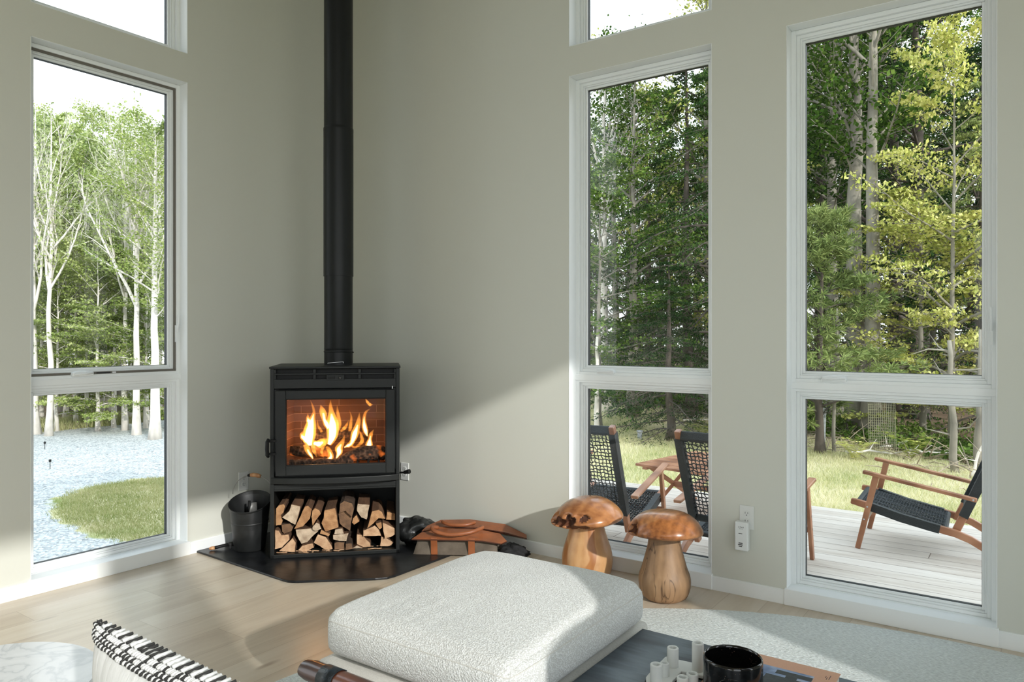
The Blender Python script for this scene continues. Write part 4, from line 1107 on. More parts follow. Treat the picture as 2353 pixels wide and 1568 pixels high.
mc = N(nt, 'ShaderNodeMix', data_type='RGBA'); mc.inputs['A'].default_value = (.004, .004, .004, 1); mc.inputs['B'].default_value = (.55, .35, .26, 1); L(nt, mu.outputs['Result'], mc.inputs['Factor']); L(nt, mc.outputs['Result'], p.inputs['Base Color'])
L(nt, p.outputs[0], out.inputs[0]); M['vessel'] = m
M['wax'] = simple('dark_wax', (.008, .014, .016), .3)
VC = at(1684, 1509, TZ + .118)
ve = thing('candle_vessel', 'round black speckled glass candle jar on the coffee table', 'candle jar', (VC[0], VC[1], TZ))
R_ = .0765
b = MB(); b.lathe([(R_ - .006, 0), (R_ - .002, .004), (R_, .012), (R_, .112), (R_ - .001, .117), (R_ - .0035, .119), (R_ - .006, .117), (R_ - .007, .112), (R_ - .007, .03), (.001, .03)], 64)
o = b.build('jar', M['vessel'], ve, smooth=True); o.modifiers.new('es', 'EDGE_SPLIT').split_angle = math.radians(60)
b = MB(); b.lathe([(R_ - .0072, .035), (R_ - .009, .048), (.0005, .047)], 48); b.build('wax', M['wax'], ve, smooth=True)
# embossed oval badge with raised lettering on the camera side of the jar
aC = math.atan2(-3.693 - VC[1], 4.095 - VC[0])
def onjar(s, z, h=0): w = aC + s / R_; return ((R_ + h) * math.cos(w), (R_ + h) * math.sin(w), z)
b = MB(); el = [onjar(.042 * math.cos(t_), .056 + .034 * math.sin(t_), .0006) for t_ in [2 * PI * i / 48 for i in range(49)]]; b.tube(el, .0012, 6, cap=False)
b.build('embossed_oval', M['vessel'], ve, smooth=True)
b = MB()
for i, ch_ in enumerate('IVPOUSII'):
    s = (i - 3.5) * .006; zc = .066 + .010 * (1 - (s / .024) ** 2)
    for a0_, a1_ in {'I': [((0, -1), (0, 1))], 'V': [((-1, 1), (0, -1)), ((0, -1), (1, 1))], 'P': [((-1, -1), (-1, 1)), ((-1, 1), (1, .5)), ((1, .5), (-1, 0))], 'O': [((-1, -1), (-1, 1)), ((-1, 1), (1, 1)), ((1, 1), (1, -1)), ((1, -1), (-1, -1))],
                      'U': [((-1, 1), (-1, -1)), ((-1, -1), (1, -1)), ((1, -1), (1, 1))], 'S': [((1, 1), (-1, .6)), ((-1, .6), (1, -.4)), ((1, -.4), (-1, -1))]}[ch_]:
        b.tube([onjar(s + a0_[0] * .0018, zc + a0_[1] * .003, .0006), onjar(s + a1_[0] * .0018, zc + a1_[1] * .003, .0006)], .0006, 4)
b.build('embossed_lettering', simple('dull_silver', (.30, .34, .33), .35, metal=.6), ve)
# book
B0 = at(1932, 1549, TZ + .032)
bkx = thing('coffee_table_book', 'peach covered book with a small photograph on its cover, on the coffee table', 'book', (B0[0], B0[1], TZ))
M['peach'] = simple('peach_cover', s2l(222, 172, 142), .6, var=.03, vscale=200)
M['paper'] = simple('page_edges', (.78, .75, .68), .8, bump=.2, bscale=400, stretch=(1, 1, 30))
BW, BD = .30, .36
b = MB(); b.bb((-BW, -BD, .029), (0, 0, .032)); b.bb((-BW, -BD, 0), (0, 0, .003)); b.bb((-BW, -BD, 0), (-BW + .003, 0, .032)); b.build('cover', M['peach'], bkx, bevel=.0008)
b = MB(); b.bb((-BW + .003, -BD + .003, .003), (-.004, -.003, .029)); b.build('pages', M['paper'], bkx)
m, nt, out = newmat('cover_photograph'); p = N(nt, 'ShaderNodeBsdfPrincipled'); p.inputs['Roughness'].default_value = .45
tc = N(nt, 'ShaderNodeTexCoord'); n1 = N(nt, 'ShaderNodeTexNoise'); n1.inputs['Scale'].default_value = 14; n1.inputs['Detail'].default_value = 6; L(nt, tc.outputs['Object'], n1.inputs['Vector'])
r1 = ramp(nt, n1.outputs['Fac'], [(.35, s2l(90, 112, 150)), (.5, s2l(150, 170, 205)), (.65, s2l(205, 210, 220))]); L(nt, r1.outputs[0], p.inputs['Base Color']); L(nt, p.outputs[0], out.inputs[0])
b = MB(); b.bb((-.215, -.26, .032), (-.055, -.062, .0326)); ph = b.build('cover_photo', m, bkx)
b = MB(); M['ink'] = simple('dark_print', s2l(60, 50, 50), .6)
b.bb((-.15, -.10, .0326), (-.055, -.076, .0329)); b.bb((-.17, -.20, .0326), (-.07, -.115, .0329)); b.bb((-.12, -.115, .0326), (-.09, -.10, .0329)); b.build('pictured_roofs', simple('photo_dark_shapes', s2l(46, 52, 56), .5, var=.5, vscale=60), ph)
for x, y, w_, h_ in ((-.236, -.10, .002, .05), (-.030, -.04, .0015, .012), (-.026, -.045, .0015, .016), (-.020, -.03, .0015, .028), (-.234, -.03, .0015, .006)): b = MB(); b.bb((x, y - h_, .032), (x + w_, y, .0323)); b.build('cover_print', M['ink'], bkx)

# ------------------------------------------------------------------ round marble table, pillow, and the sofa it stands on
m, nt, out = newmat('white_marble'); p = N(nt, 'ShaderNodeBsdfPrincipled'); p.inputs['Roughness'].default_value = .2
tc = N(nt, 'ShaderNodeTexCoord'); w1 = N(nt, 'ShaderNodeTexNoise'); w1.inputs['Scale'].default_value = 5; w1.inputs['Detail'].default_value = 7; w1.inputs['Distortion'].default_value = 1.6; L(nt, tc.outputs['Object'], w1.inputs['Vector'])
s_ = N(nt, 'ShaderNodeMath', operation='SUBTRACT'); s_.inputs[1].default_value = .5; L(nt, w1.outputs['Fac'], s_.inputs[0]); a_ = N(nt, 'ShaderNodeMath', operation='ABSOLUTE'); L(nt, s_.outputs[0], a_.inputs[0])
r1 = ramp(nt, a_.outputs[0], [(0, (.62, .64, .65)), (.04, (.78, .79, .79)), (.2, (.84, .85, .85))]); L(nt, r1.outputs[0], p.inputs['Base Color']); L(nt, p.outputs[0], out.inputs[0]); M['marble'] = m
mt = thing('side_table', 'round white marble topped side table at the lower left, beside the striped pillow', 'side table', (1.931, -2.946, .013))
b = MB(); b.lathe([(.0005, .387), (.268, .387), (.274, .392), (.274, .402), (.270, .407), (.0005, .407)], 72); o = b.build('marble_top', M['marble'], mt, smooth=True); o.modifiers.new('es', 'EDGE_SPLIT')
b = MB(); b.lathe([(.0005, 0), (.15, 0), (.15, .008), (.03, .018), (.022, .05), (.022, .36), (.08, .387), (.0005, .387)], 40); o = b.build('pedestal', M['steel'], mt, smooth=True); o.modifiers.new('es', 'EDGE_SPLIT')

M['sofa'] = simple('oatmeal_sofa_fabric', (.55, .53, .49), .9, bump=.3, bscale=250)
so = thing('sofa', 'oatmeal fabric sofa under the striped pillow, out of the frame', 'sofa', (2.95, -3.22, .013))
vs, fs, _ = softbox(.48, .40, .20, .40, .05, .02, 16); b = MB(); b.add(vs, fs); b.build('seat', M['sofa'], so, smooth=True)
b = MB(); b.bb((-.47, -.39, .10), (.47, .39, .20)); b.build('base', M['sofa'], so, bevel=.01)
for sx in (-.42, .42):
    for sy in (-.34, .34):
        b = MB(); b.tube([(sx, sy, .10), (sx, sy, 0)], [.02, .015], 10); b.build('leg', M['walnut'], so)
M['pillow'] = simple('white_cotton', (.74, .74, .72), .9, bump=.25, bscale=18, var=.04, vscale=9, stretch=(4, 1, .8))
pw = thing('throw_pillow', 'white throw pillow with a black and white tufted stripe along its top edge', 'pillow', (2.872, -2.945, .42), math.radians(-1))
PWd, PHt, PTk = .27, .325, .075
n = 34
def pil(u, v, s):
    k = (max(0, 1 - abs(u) ** 2.6) ** .55) * (max(0, 1 - abs(v) ** 2.6) ** .55)
    pin = 1 - .06 * (1 - abs(u) ** 2) * abs(v) ** 3 - .0
    pin2 = 1 - .06 * (1 - abs(v) ** 2) * abs(u) ** 3
    y = s * PTk * k + .004 * k * mnoise.noise(Vector((u * 5 - v * 2, v * 1.2, s * 3.0 + 5)))
    return (u * PWd * pin2, y - .035 * (v + 1) * .5, (v * pin + 1) * PHt / 2)
b = MB()
for s in (-1, 1):
    vs = [pil(2 * i / n - 1, 2 * j / n - 1, s) for i in range(n + 1) for j in range(n + 1)]
    fs = [(i * (n + 1) + j, (i + 1) * (n + 1) + j, (i + 1) * (n + 1) + j + 1, i * (n + 1) + j + 1) for i in range(n) for j in range(n)]
    b.add(vs, fs)
o = b.build('cover', M['pillow'], pw, smooth=True)
bm = bmesh.new(); bm.from_mesh(o.data); bmesh.ops.remove_doubles(bm, verts=bm.verts, dist=1e-5); bmesh.ops.recalc_face_normals(bm, faces=bm.faces); bm.to_mesh(o.data); bm.free()
M['yarn_dark'] = simple('charcoal_yarn', (.035, .034, .032), .95); M['yarn_white'] = simple('white_yarn', (.76, .76, .74), .95)
b = MB(); yr = np.random.RandomState(5)
for i in range(38):
    u0 = -1.0 + 2 * (i + .5) / 38
    for row, (v0, v1) in enumerate(((.85, .90), (.90, .945), (.945, .985))):
        uu = u0 + (.033 if row % 2 else 0) + yr.uniform(-.006, .006)
        # dark dash
        A = [Vector(pil(max(-.99, min(.99, uu + d_)), v0 + (v1 - v0) * k_, -1)) + Vector((0, -.002, .001)) for d_, k_ in ((-.006 + yr.normal(0, .006), .1), (.004, .5), (.014 + yr.normal(0, .008), .95))]
        b.tube([a_ + Vector((0, -.0015, .001)) for a_ in A], [.0030, .0040, .0028], 6, mat=0 if yr.rand() < (.9, .7, .5)[row] else 1)
        A = [Vector(pil(max(-.99, min(.99, uu + .026 + d_)), v0 + (v1 - v0) * k_, -1)) + Vector((0, -.003, .002)) for d_, k_ in ((0, .1), (.004, .5), (.008, .9))]
        b.tube(A, [.0026, .0040, .0026], 6, mat=1)
        if row == 2:
            b.tube([Vector(pil(max(-.99, min(.99, uu + .01)), .985, -1)), Vector(pil(max(-.99, min(.99, uu + .01)), .97, 1)) + Vector((0, 0, .004))], [.004, .003], 5, mat=int(yr.rand() < .6))
b.build('tufted_stripe', [M['yarn_dark'], M['yarn_white']], pw, smooth=True)

# unseen chair added right of the frame, its back shaped to shade the cushion
M['shade_chair'] = simple('grey_armchair_fabric', (.42, .41, .39), .9, bump=.3, bscale=250)
ac = thing('shade_chair', 'grey upholstered chair added unseen right of the coffee table to shade the cushion', 'shade_chair', (4.64, -2.28, .013))
vs, fs, _ = softbox(.34, .36, .22, .44, .06, .02, 14); b = MB(); b.add(vs, fs); b.build('seat', M['shade_chair'], ac, smooth=True)
b = MB(); n = 48
arc_ = [(.40 * math.cos(w), .40 * math.sin(w), w) for w in [math.radians(-15 + 230 * i / n) for i in range(n + 1)]]
def wing(w):
    q = min(1, max(0, (abs(w - PI / 2) - math.radians(50)) / math.radians(30))); q = q * q * (3 - 2 * q)
    return 1.21 - .225 * q  # top edge profile shaped for the shade line on the cushion
top = [wing(w) for x, y, w in arc_]
vs = []
for i, (x, y, z) in enumerate(arc_):
    k_ = [(1 - .12), 1 + .06, 1 + .08, 1 - .1]; vs += [(x * 1.08, y * 1.08, .12), (x * 1.10, y * 1.10, top[i]), (x * .92, y * .92, top[i]), (x * .92, y * .92, .12)]
fs = [(4 * i + k, 4 * i + (k + 1) % 4, 4 * i + 4 + (k + 1) % 4, 4 * i + 4 + k) for i in range(n) for k in range(4)] + [(0, 1, 2, 3), (4 * n + 3, 4 * n + 2, 4 * n + 1, 4 * n)]
b.add(vs, fs); b.build('backrest', M['shade_chair'], ac, bevel=.03, seg=3)
for sx in (-.3, .3):
    for sy in (-.3, .3):
        b = MB(); b.tube([(sx, sy, .24), (sx * 1.1, sy * 1.1, 0)], [.02, .014], 10); b.build('leg', M['walnut'], ac)
# ------------------------------------------------------------------ outdoors: ground
ZN, ZW, ZD = -.5, -2.1, -.12            # lawn, drive, deck levels
def sstep(a, b_, x):
    t_ = np.clip((x - a) / (b_ - a), 0, 1); return t_ * t_ * (3 - 2 * t_)
def ground_h(x, y):
    x = np.asarray(x, float); y = np.asarray(y, float)
    w = sstep(-1.0, 1.0, -(x + y) / 1.414) * sstep(.2, 1.5, -x)
    w = np.maximum(w, sstep(7.5, 8.5, -y))
    far = .9 * sstep(14, 40, y) * (1 - w)
    return ZN + (ZW - ZN) * w + far * .0 + .035 * np.sin(x * 1.7 + y) * np.cos(y * 1.3 - x * .6) * .6
xs = np.concatenate([np.arange(-80, -20, 2.0), np.arange(-20, 14, .5), np.arange(14, 50, 2.0)])
ys = np.concatenate([np.arange(-50, -8, 2.0), np.arange(-8, 22, .5), np.arange(22, 90, 2.0)])
GX, GY = np.meshgrid(xs, ys, indexing='ij')
V = np.stack([GX, GY, ground_h(GX, GY)], -1).reshape(-1, 3)
ny = len(ys); I, J = np.meshgrid(np.arange(len(xs) - 1), np.arange(ny - 1), indexing='ij')
F = np.stack([I * ny + J, (I + 1) * ny + J, (I + 1) * ny + J + 1, I * ny + J + 1], -1).reshape(-1, 4)

m, nt, out = newmat('ground'); p = N(nt, 'ShaderNodeBsdfPrincipled'); p.inputs['Roughness'].default_value = .95; p.inputs['Specular IOR Level'].default_value = .1
tc = N(nt, 'ShaderNodeTexCoord'); sx = N(nt, 'ShaderNodeSeparateXYZ'); L(nt, tc.outputs['Object'], sx.inputs[0])
def mth(op, a, c=None, d=None):
    q = N(nt, 'ShaderNodeMath', operation=op)
    for i, v in enumerate((a, c, d)):
        if v is None: continue
        if hasattr(v, 'is_linked'): L(nt, v, q.inputs[i])
        else: q.inputs[i].default_value = v
    return q.outputs[0]
def nz(scale, detail=4):
    q = N(nt, 'ShaderNodeTexNoise'); q.inputs['Scale'].default_value = scale; q.inputs['Detail'].default_value = detail; L(nt, tc.outputs['Object'], q.inputs['Vector']); return q.outputs['Fac']
X, Y = sx.outputs['X'], sx.outputs['Y']
def mixc(f_, a, c):
    q = N(nt, 'ShaderNodeMix', data_type='RGBA'); L(nt, f_, q.inputs['Factor']); L(nt, a, q.inputs['A']); L(nt, c, q.inputs['B']); return q.outputs['Result']
vo = N(nt, 'ShaderNodeTexVoronoi'); vo.inputs['Scale'].default_value = 26; L(nt, tc.outputs['Object'], vo.inputs['Vector'])
gs = N(nt, 'ShaderNodeSeparateColor'); L(nt, vo.outputs['Color'], gs.inputs[0])
gravel = ramp(nt, mth('MULTIPLY_ADD', gs.outputs[0], .6, mth('MULTIPLY', nz(3), .4)), [(.1, s2l(120, 122, 122)), (.5, s2l(176, 178, 176)), (.9, s2l(214, 213, 208))]).outputs[0]
lawn = ramp(nt, mth('MULTIPLY_ADD', nz(1.1), .7, mth('MULTIPLY', nz(40, 6), .3)), [(.32, s2l(132, 142, 84)), (.5, s2l(186, 178, 136)), (.68, s2l(210, 198, 168))]).outputs[0]
litter = ramp(nt, mth('MULTIPLY_ADD', nz(2.5), .5, mth('MULTIPLY', nz(60, 6), .5)), [(.3, s2l(62, 50, 38)), (.5, s2l(112, 92, 72)), (.7, s2l(150, 126, 100))]).outputs[0]
ex = mth('DIVIDE', mth('ADD', X, 9.0), 4.3); ey = mth('DIVIDE', mth('SUBTRACT', Y, 5.0), 2.55)
el_ = mth('ADD', mth('SQRT', mth('ADD', mth('MULTIPLY', ex, ex), mth('MULTIPLY', ey, ey))), mth('MULTIPLY_ADD', nz(1.5), .35, -.17))
island = ramp(nt, el_, [(.97, (1, 1, 1)), (1.0, (0, 0, 0))]).outputs[0]
woodw = ramp(nt, mth('ADD', mth('DIVIDE', mth('SUBTRACT', mth('MULTIPLY', X, -1.0), 24.3), 10.0), mth('MULTIPLY_ADD', nz(.6), .3, -.15)), [(.0, (0, 0, 0)), (.06, (1, 1, 1))]).outputs[0]
westc = mixc(woodw, mixc(island, gravel, lawn), litter)
nb_ = mth('ADD', mth('SUBTRACT', Y, mth('MULTIPLY_ADD', X, -.72, 10.64)), mth('MULTIPLY_ADD', nz(1.2), 1.6, -.8))
northc = mixc(ramp(nt, mth('MULTIPLY_ADD', nb_, .5, .5), [(.45, (0, 0, 0)), (.62, (1, 1, 1))]).outputs[0], lawn, litter)
side = ramp(nt, mth('MULTIPLY_ADD', mth('ADD', X, Y), .5, .5), [(.45, (0, 0, 0)), (.55, (1, 1, 1))]).outputs[0]
L(nt, mixc(side, westc, northc), p.inputs['Base Color'])
bb = N(nt, 'ShaderNodeBump'); bb.inputs['Strength'].default_value = .35; bb.inputs['Distance'].default_value = .02; L(nt, vo.outputs['Distance'], bb.inputs['Height']); L(nt, bb.outputs[0], p.inputs['Normal'])
L(nt, p.outputs[0], out.inputs[0])
tag(np_obj('ground', V, F, m, smooth=True), kind='structure')

# deck
b = MB(); b.bb((-.6, TH, ZD - .03), (7.5, 2.78, ZD)); tag(b.build('deck', M['deck']), kind='structure')
b = MB(); b.bb((-.6, 2.74, ZN - .1), (7.5, 2.775, ZD - .03)); b.bb((-.6, TH, ZN - .1), (-.56, 2.74, ZD - .03)); tag(b.build('deck_skirt', M['deck']), kind='structure')

# grass -------------------------------------------------------------------
def pxof(x, y):
    th = math.radians(35.07); dx, dy = x - 4.095, y + 3.693
    Z = -dx * math.sin(th) + dy * math.cos(th); Xc = dx * math.cos(th) + dy * math.sin(th)
    return 1176.5 + F_PX * Xc / np.maximum(Z, .1)
def blades(name, x, y, hmin, hmax, wid, mat, label, cat, seed, lean=.5):
    r = np.random.RandomState(seed); n = len(x)
    z = ground_h(x, y) - .005
    h = r.uniform(hmin, hmax, n); a = r.uniform(0, 2 * PI, n); w = wid * r.uniform(.7, 1.3, n)
    lx, ly = r.normal(0, lean, n) * h, r.normal(0, lean, n) * h
    b0 = np.stack([x - np.cos(a) * w / 2, y - np.sin(a) * w / 2, z], -1); b1 = np.stack([x + np.cos(a) * w / 2, y + np.sin(a) * w / 2, z], -1)
    tp = np.stack([x + lx, y + ly, z + h], -1)
    V = np.stack([b0, b1, tp], 1).reshape(-1, 3); F = np.arange(3 * n).reshape(-1, 3)
    o = np_obj(name, V, F, mat); return tag(o, label, cat, kind='stuff')
M['grass'] = leafmat('dry_lawn_grass', s2l(124, 144, 78), s2l(204, 200, 150), s2l(238, 230, 204), .3, .8)
M['grass_w'] = leafmat('drive_island_grass', s2l(104, 126, 60), s2l(156, 160, 104), s2l(196, 188, 148), .3, .8)
r = np.random.RandomState(11)
x = r.uniform(-7.5, 5.5, 420000); y = r.uniform(2.82, 15, 420000); pxx = pxof(x, y)
k = (pxx > 1290) & (pxx < 2330) & (y < 10.64 - .72 * x + r.normal(0, .45, len(x))) & (r.uniform(0, 1, len(x)) < np.clip(6.5 / (y + 1.5), .25, 1))
x, y = x[k][:150000], y[k][:150000]
blades('lawn_grass', x, y, .025, .085, .007, M['grass'], 'short dry green and straw coloured lawn grass beyond the deck', 'grass', 12)
x = r.uniform(-13.6, -4.6, 90000); y = r.uniform(2.3, 7.7, 90000)
k = ((x + 9) / 4.3) ** 2 + ((y - 5) / 2.55) ** 2 < .93 + r.normal(0, .06, len(x))
blades('island_grass', x[k], y[k], .03, .10, .011, M['grass_w'], 'patch of green grass beside the gravel drive seen in the left window', 'grass', 13)
x = r.uniform(-26.5, -24.2, 20000); y = 8.5 + r.uniform(-9, 9, 20000)
blades('roadside_weeds', x, y, .12, .45, .03, M['grass_w'], 'tall weeds along the edge of the wood past the gravel drive', 'weeds', 14, .3)

# ------------------------------------------------------------------ deck furniture
M['acacia'] = woodmat('oiled_acacia', s2l(122, 76, 50), s2l(162, 108, 76), s2l(190, 136, 102), 4, (.3, 1, 1), .4, 1.6, coat=.1)
M['cord'] = simple('black_cord', (.022, .028, .030), .55, bump=.5, bscale=220, stretch=(1, 1, 1))
def strip(b, pts, hgt, y0, y1, mat=None):
    """bar with rectangular section following (s,z) points"""
    P = [Vector((p_[0], 0, p_[1])) for p_ in pts]; n = len(P); up = []; lo = []
    for i in range(n):
        t_ = (P[min(i + 1, n - 1)] - P[max(i - 1, 0)]).normalized(); nn_ = Vector((-t_.z, 0, t_.x)); h_ = hgt[i] if hasattr(hgt, '__len__') else hgt
        up.append(P[i] + nn_ * h_ / 2); lo.append(P[i] - nn_ * h_ / 2)
    vs = [];
    for i in range(n): vs += [(up[i].x, y0, up[i].z), (up[i].x, y1, up[i].z), (lo[i].x, y1, lo[i].z), (lo[i].x, y0, lo[i].z)]
    fs = [(4 * i + k_, 4 * i + (k_ + 1) % 4, 4 * i + 4 + (k_ + 1) % 4, 4 * i + 4 + k_) for i in range(n - 1) for k_ in range(4)] + [(3, 2, 1, 0), (4 * n - 4, 4 * n - 3, 4 * n - 2, 4 * n - 1)]
    b.add(vs, fs, mat)
def cord_net(b, p00, p10, p01, p11, nu, nv, rad, wob=.0, seed=0):
    """woven cords over the quad, u cords and v cords passing over and under"""
    rr = np.random.RandomState(seed)
    A, B_, C_, D_ = map(Vector, (p00, p10, p01, p11))
    nrm = (B_ - A).cross(C_ - A).normalized()
    def q(u, v): return A * (1 - u) * (1 - v) + B_ * u * (1 - v) + C_ * (1 - u) * v + D_ * u * v
    for i in range(nu):
        u = (i + .5) / nu; o_ = rr.normal(0, wob)
        b.tube([q(min(1, max(0, u + (rr.normal(0, wob) if 0 < j < 2 * nv else 0))), j / (2 * nv)) + nrm * rad * (.9 if (i + j // 2) % 2 else -.9) * (1 if j % 2 else 0) for j in range(2 * nv + 1)], rad, 4, cap=False)
    for j in range(nv):
        v = (j + .5) / nv
        b.tube([q(i / (2 * nu), min(1, max(0, v + (rr.normal(0, wob) if 0 < i < 2 * nu else 0)))) + nrm * rad * (-.9 if (j + i // 2) % 2 else .9) * (1 if i % 2 else 0) for i in range(2 * nu + 1)], rad, 4, cap=False)
RAIL = [(-.045, .305), (-.01, .300), (.06, .284), (.246, .232), (.40, .200), (.473, .186), (.56, .170), (.64, .142), (.71, .102), (.78, .052), (.845, .004)]
def make_lounger(label):
    t_ = thing('deck_chair', label, 'chair')
    for sy in (-1, 1):
        b = MB(); strip(b, [(0, 0), (.057, .25), (.114, .505)], [.032, .036, .040], sy * .285, sy * .309); b.build('leg', M['acacia'], t_, bevel=.004)
        b = MB(); strip(b, RAIL, [.036, .042] + [.046] * 8 + [.04], sy * .247, sy * .280)
        rl = b.build('side_rail', M['acacia'], t_, bevel=.006)
        b = MB(); strip(b, RAIL[2:6], .053, sy * .243, sy * .284); b.build('cord_wrap', M['cord'], rl)
        b = MB(); strip(b, [(.548, .150), (.653, .400), (.745, .625), (.835, .860)], .046, sy * .208, sy * .242)
        po = b.build('back_post', M['acacia'], t_, bevel=.006)
        b = MB(); strip(b, [(.60, .272), (.653, .400), (.745, .625), (.818, .815)], .053, sy * .204, sy * .246); b.build('cord_wrap', M['cord'], po)
        b = MB(); strip(b, [(.034, .515), (.36, .457), (.674, .400)], .022, sy * .285, sy * .332); ar = b.build('armrest', M['acacia'], t_, bevel=.005)
        for s_, z_, y_ in ((.04, .20, .309), (.06, .285, .309), (.655, .404, .332)):
            b = MB(); b.tube([(s_, sy * y_, z_), (s_, sy * (y_ + .0025), z_)], .006, 10); b.build('bolt', M['chrome'], t_)
    b = MB(); b.box((.045, 0, .195), (.02, .57, .035)); b.build('front_stretcher', M['acacia'], t_, bevel=.004)
    b = MB(); b.tube([(.0, -.25, .296), (.0, .25, .296)], .020, 12); b.build('seat_bar', M['cord'], t_)
    b = MB(); b.tube([(.50, -.25, .183), (.50, .25, .183)], .018, 12); b.build('seat_bar', M['cord'], t_)
    b = MB(); b.box((.822, 0, .828), (.034, .42, .055), Matrix.Rotation(-.36, 3, 'Y')); b.build('back_bar', M['cord'], t_, bevel=.008)
    b = MB(); b.box((.615, 0, .31), (.03, .42, .04), Matrix.Rotation(-.4, 3, 'Y')); b.build('back_bar', M['cord'], t_, bevel=.008)
    b = MB(); cord_net(b, (.0, -.247, .308), (.50, -.247, .197), (.0, .247, .308), (.50, .247, .197), 30, 26, .0038, .002, 2); b.build('seat_weave', M['cord'], t_)
    b = MB(); cord_net(b, (.618, -.21, .318), (.618, .21, .318), (.815, -.21, .81), (.815, .21, .81), 17, 21, .0038, .006, 3); b.build('back_weave', M['cord'], t_)
    return t_
c0 = make_lounger('cord and wood deck chair seen side on through the right hand window')
c0.location = (3.13, 1.965, ZD); c0.rotation_euler = (0, 0, math.radians(2.5))
dup(c0, (1.68, 1.19, ZD), math.radians(-84.5), 'deck chair seen from behind at the left of the narrow window, its arm pointing right', 'cord deck chairs')
dup(c0, (2.66, 1.25, ZD), math.radians(-93), 'deck chair seen from behind beside the pier between the two right hand windows', 'cord deck chairs')
dup(c0, (.62, 2.25, ZD), math.radians(178), 'far deck chair seen through the woven back of another deck chair', 'cord deck chairs')
c0['group'] = 'cord deck chairs'
tb = thing('slatted_table', 'low reddish slatted wood table on the deck between the deck chairs', 'table', (2.02, 2.08, ZD), math.radians(-10))
for i in range(7):
    b = MB(); yy = -.39 + i * .13; b.bb((-.45, yy - .056, .375), (.45, yy + .056, .395)); b.build('slat', M['acacia'], tb, bevel=.003)
b = MB(); b.bb((-.40, -.42, .35), (-.36, .42, .375)); b.bb((.36, -.42, .35), (.40, .42, .375)); b.build('rail', M['acacia'], tb)
for x_ in (-.38, .38):
    for s_ in (-1, 1):
        b = MB(); b.tube([(x_, s_ * .34, .36), (x_, -s_ * .34, 0)], .02, 4); b.build('leg', M['acacia'], tb)
b = MB(); b.bb((-.38, -.02, .16), (.38, .02, .2)); b.build('stretcher', M['acacia'], tb)

# ------------------------------------------------------------------ trees
M['bark_dark'] = simple('dark_bark', s2l(74, 66, 58), .95, bump=.9, bscale=14, var=.45, vscale=7, stretch=(1, 1, .25))
M['bark_lichen'] = simple('lichen_grey_bark', s2l(132, 126, 114), .95, bump=.7, bscale=14, var=.38, vscale=5, stretch=(1, 1, .4), detail=6)
M['bark_white'] = simple('pale_white_bark', s2l(214, 206, 196), .9, bump=.4, bscale=10, var=.22, vscale=5, stretch=(1, 1, .5))
M['leaf_maple'] = leafmat('maple_leaf', s2l(32, 54, 18), s2l(72, 102, 40), s2l(138, 158, 78), .3)
M['leaf_yellow'] = leafmat('yellow_green_leaf', s2l(108, 128, 50), s2l(182, 186, 96), s2l(236, 228, 152), .3)
M['leaf_dark'] = leafmat('dark_leaf', s2l(18, 36, 16), s2l(44, 70, 30), s2l(96, 120, 60), .28)
M['needle_hemlock'] = leafmat('hemlock_needle', s2l(16, 34, 18), s2l(42, 70, 34), s2l(98, 124, 62), .22)
M['needle_pine'] = leafmat('white_pine_needle', s2l(87, 106, 58), s2l(144, 157, 95), s2l(190, 193, 133), .25)
M['leaf_pale'] = leafmat('pale_birch_leaf', s2l(138, 152, 95), s2l(174, 184, 128), s2l(204, 206, 163), .4)
M['leaf_lime'] = leafmat('sunlit_lime_leaf', s2l(103, 125, 60), s2l(152, 167, 93), s2l(195, 198, 138), .35)

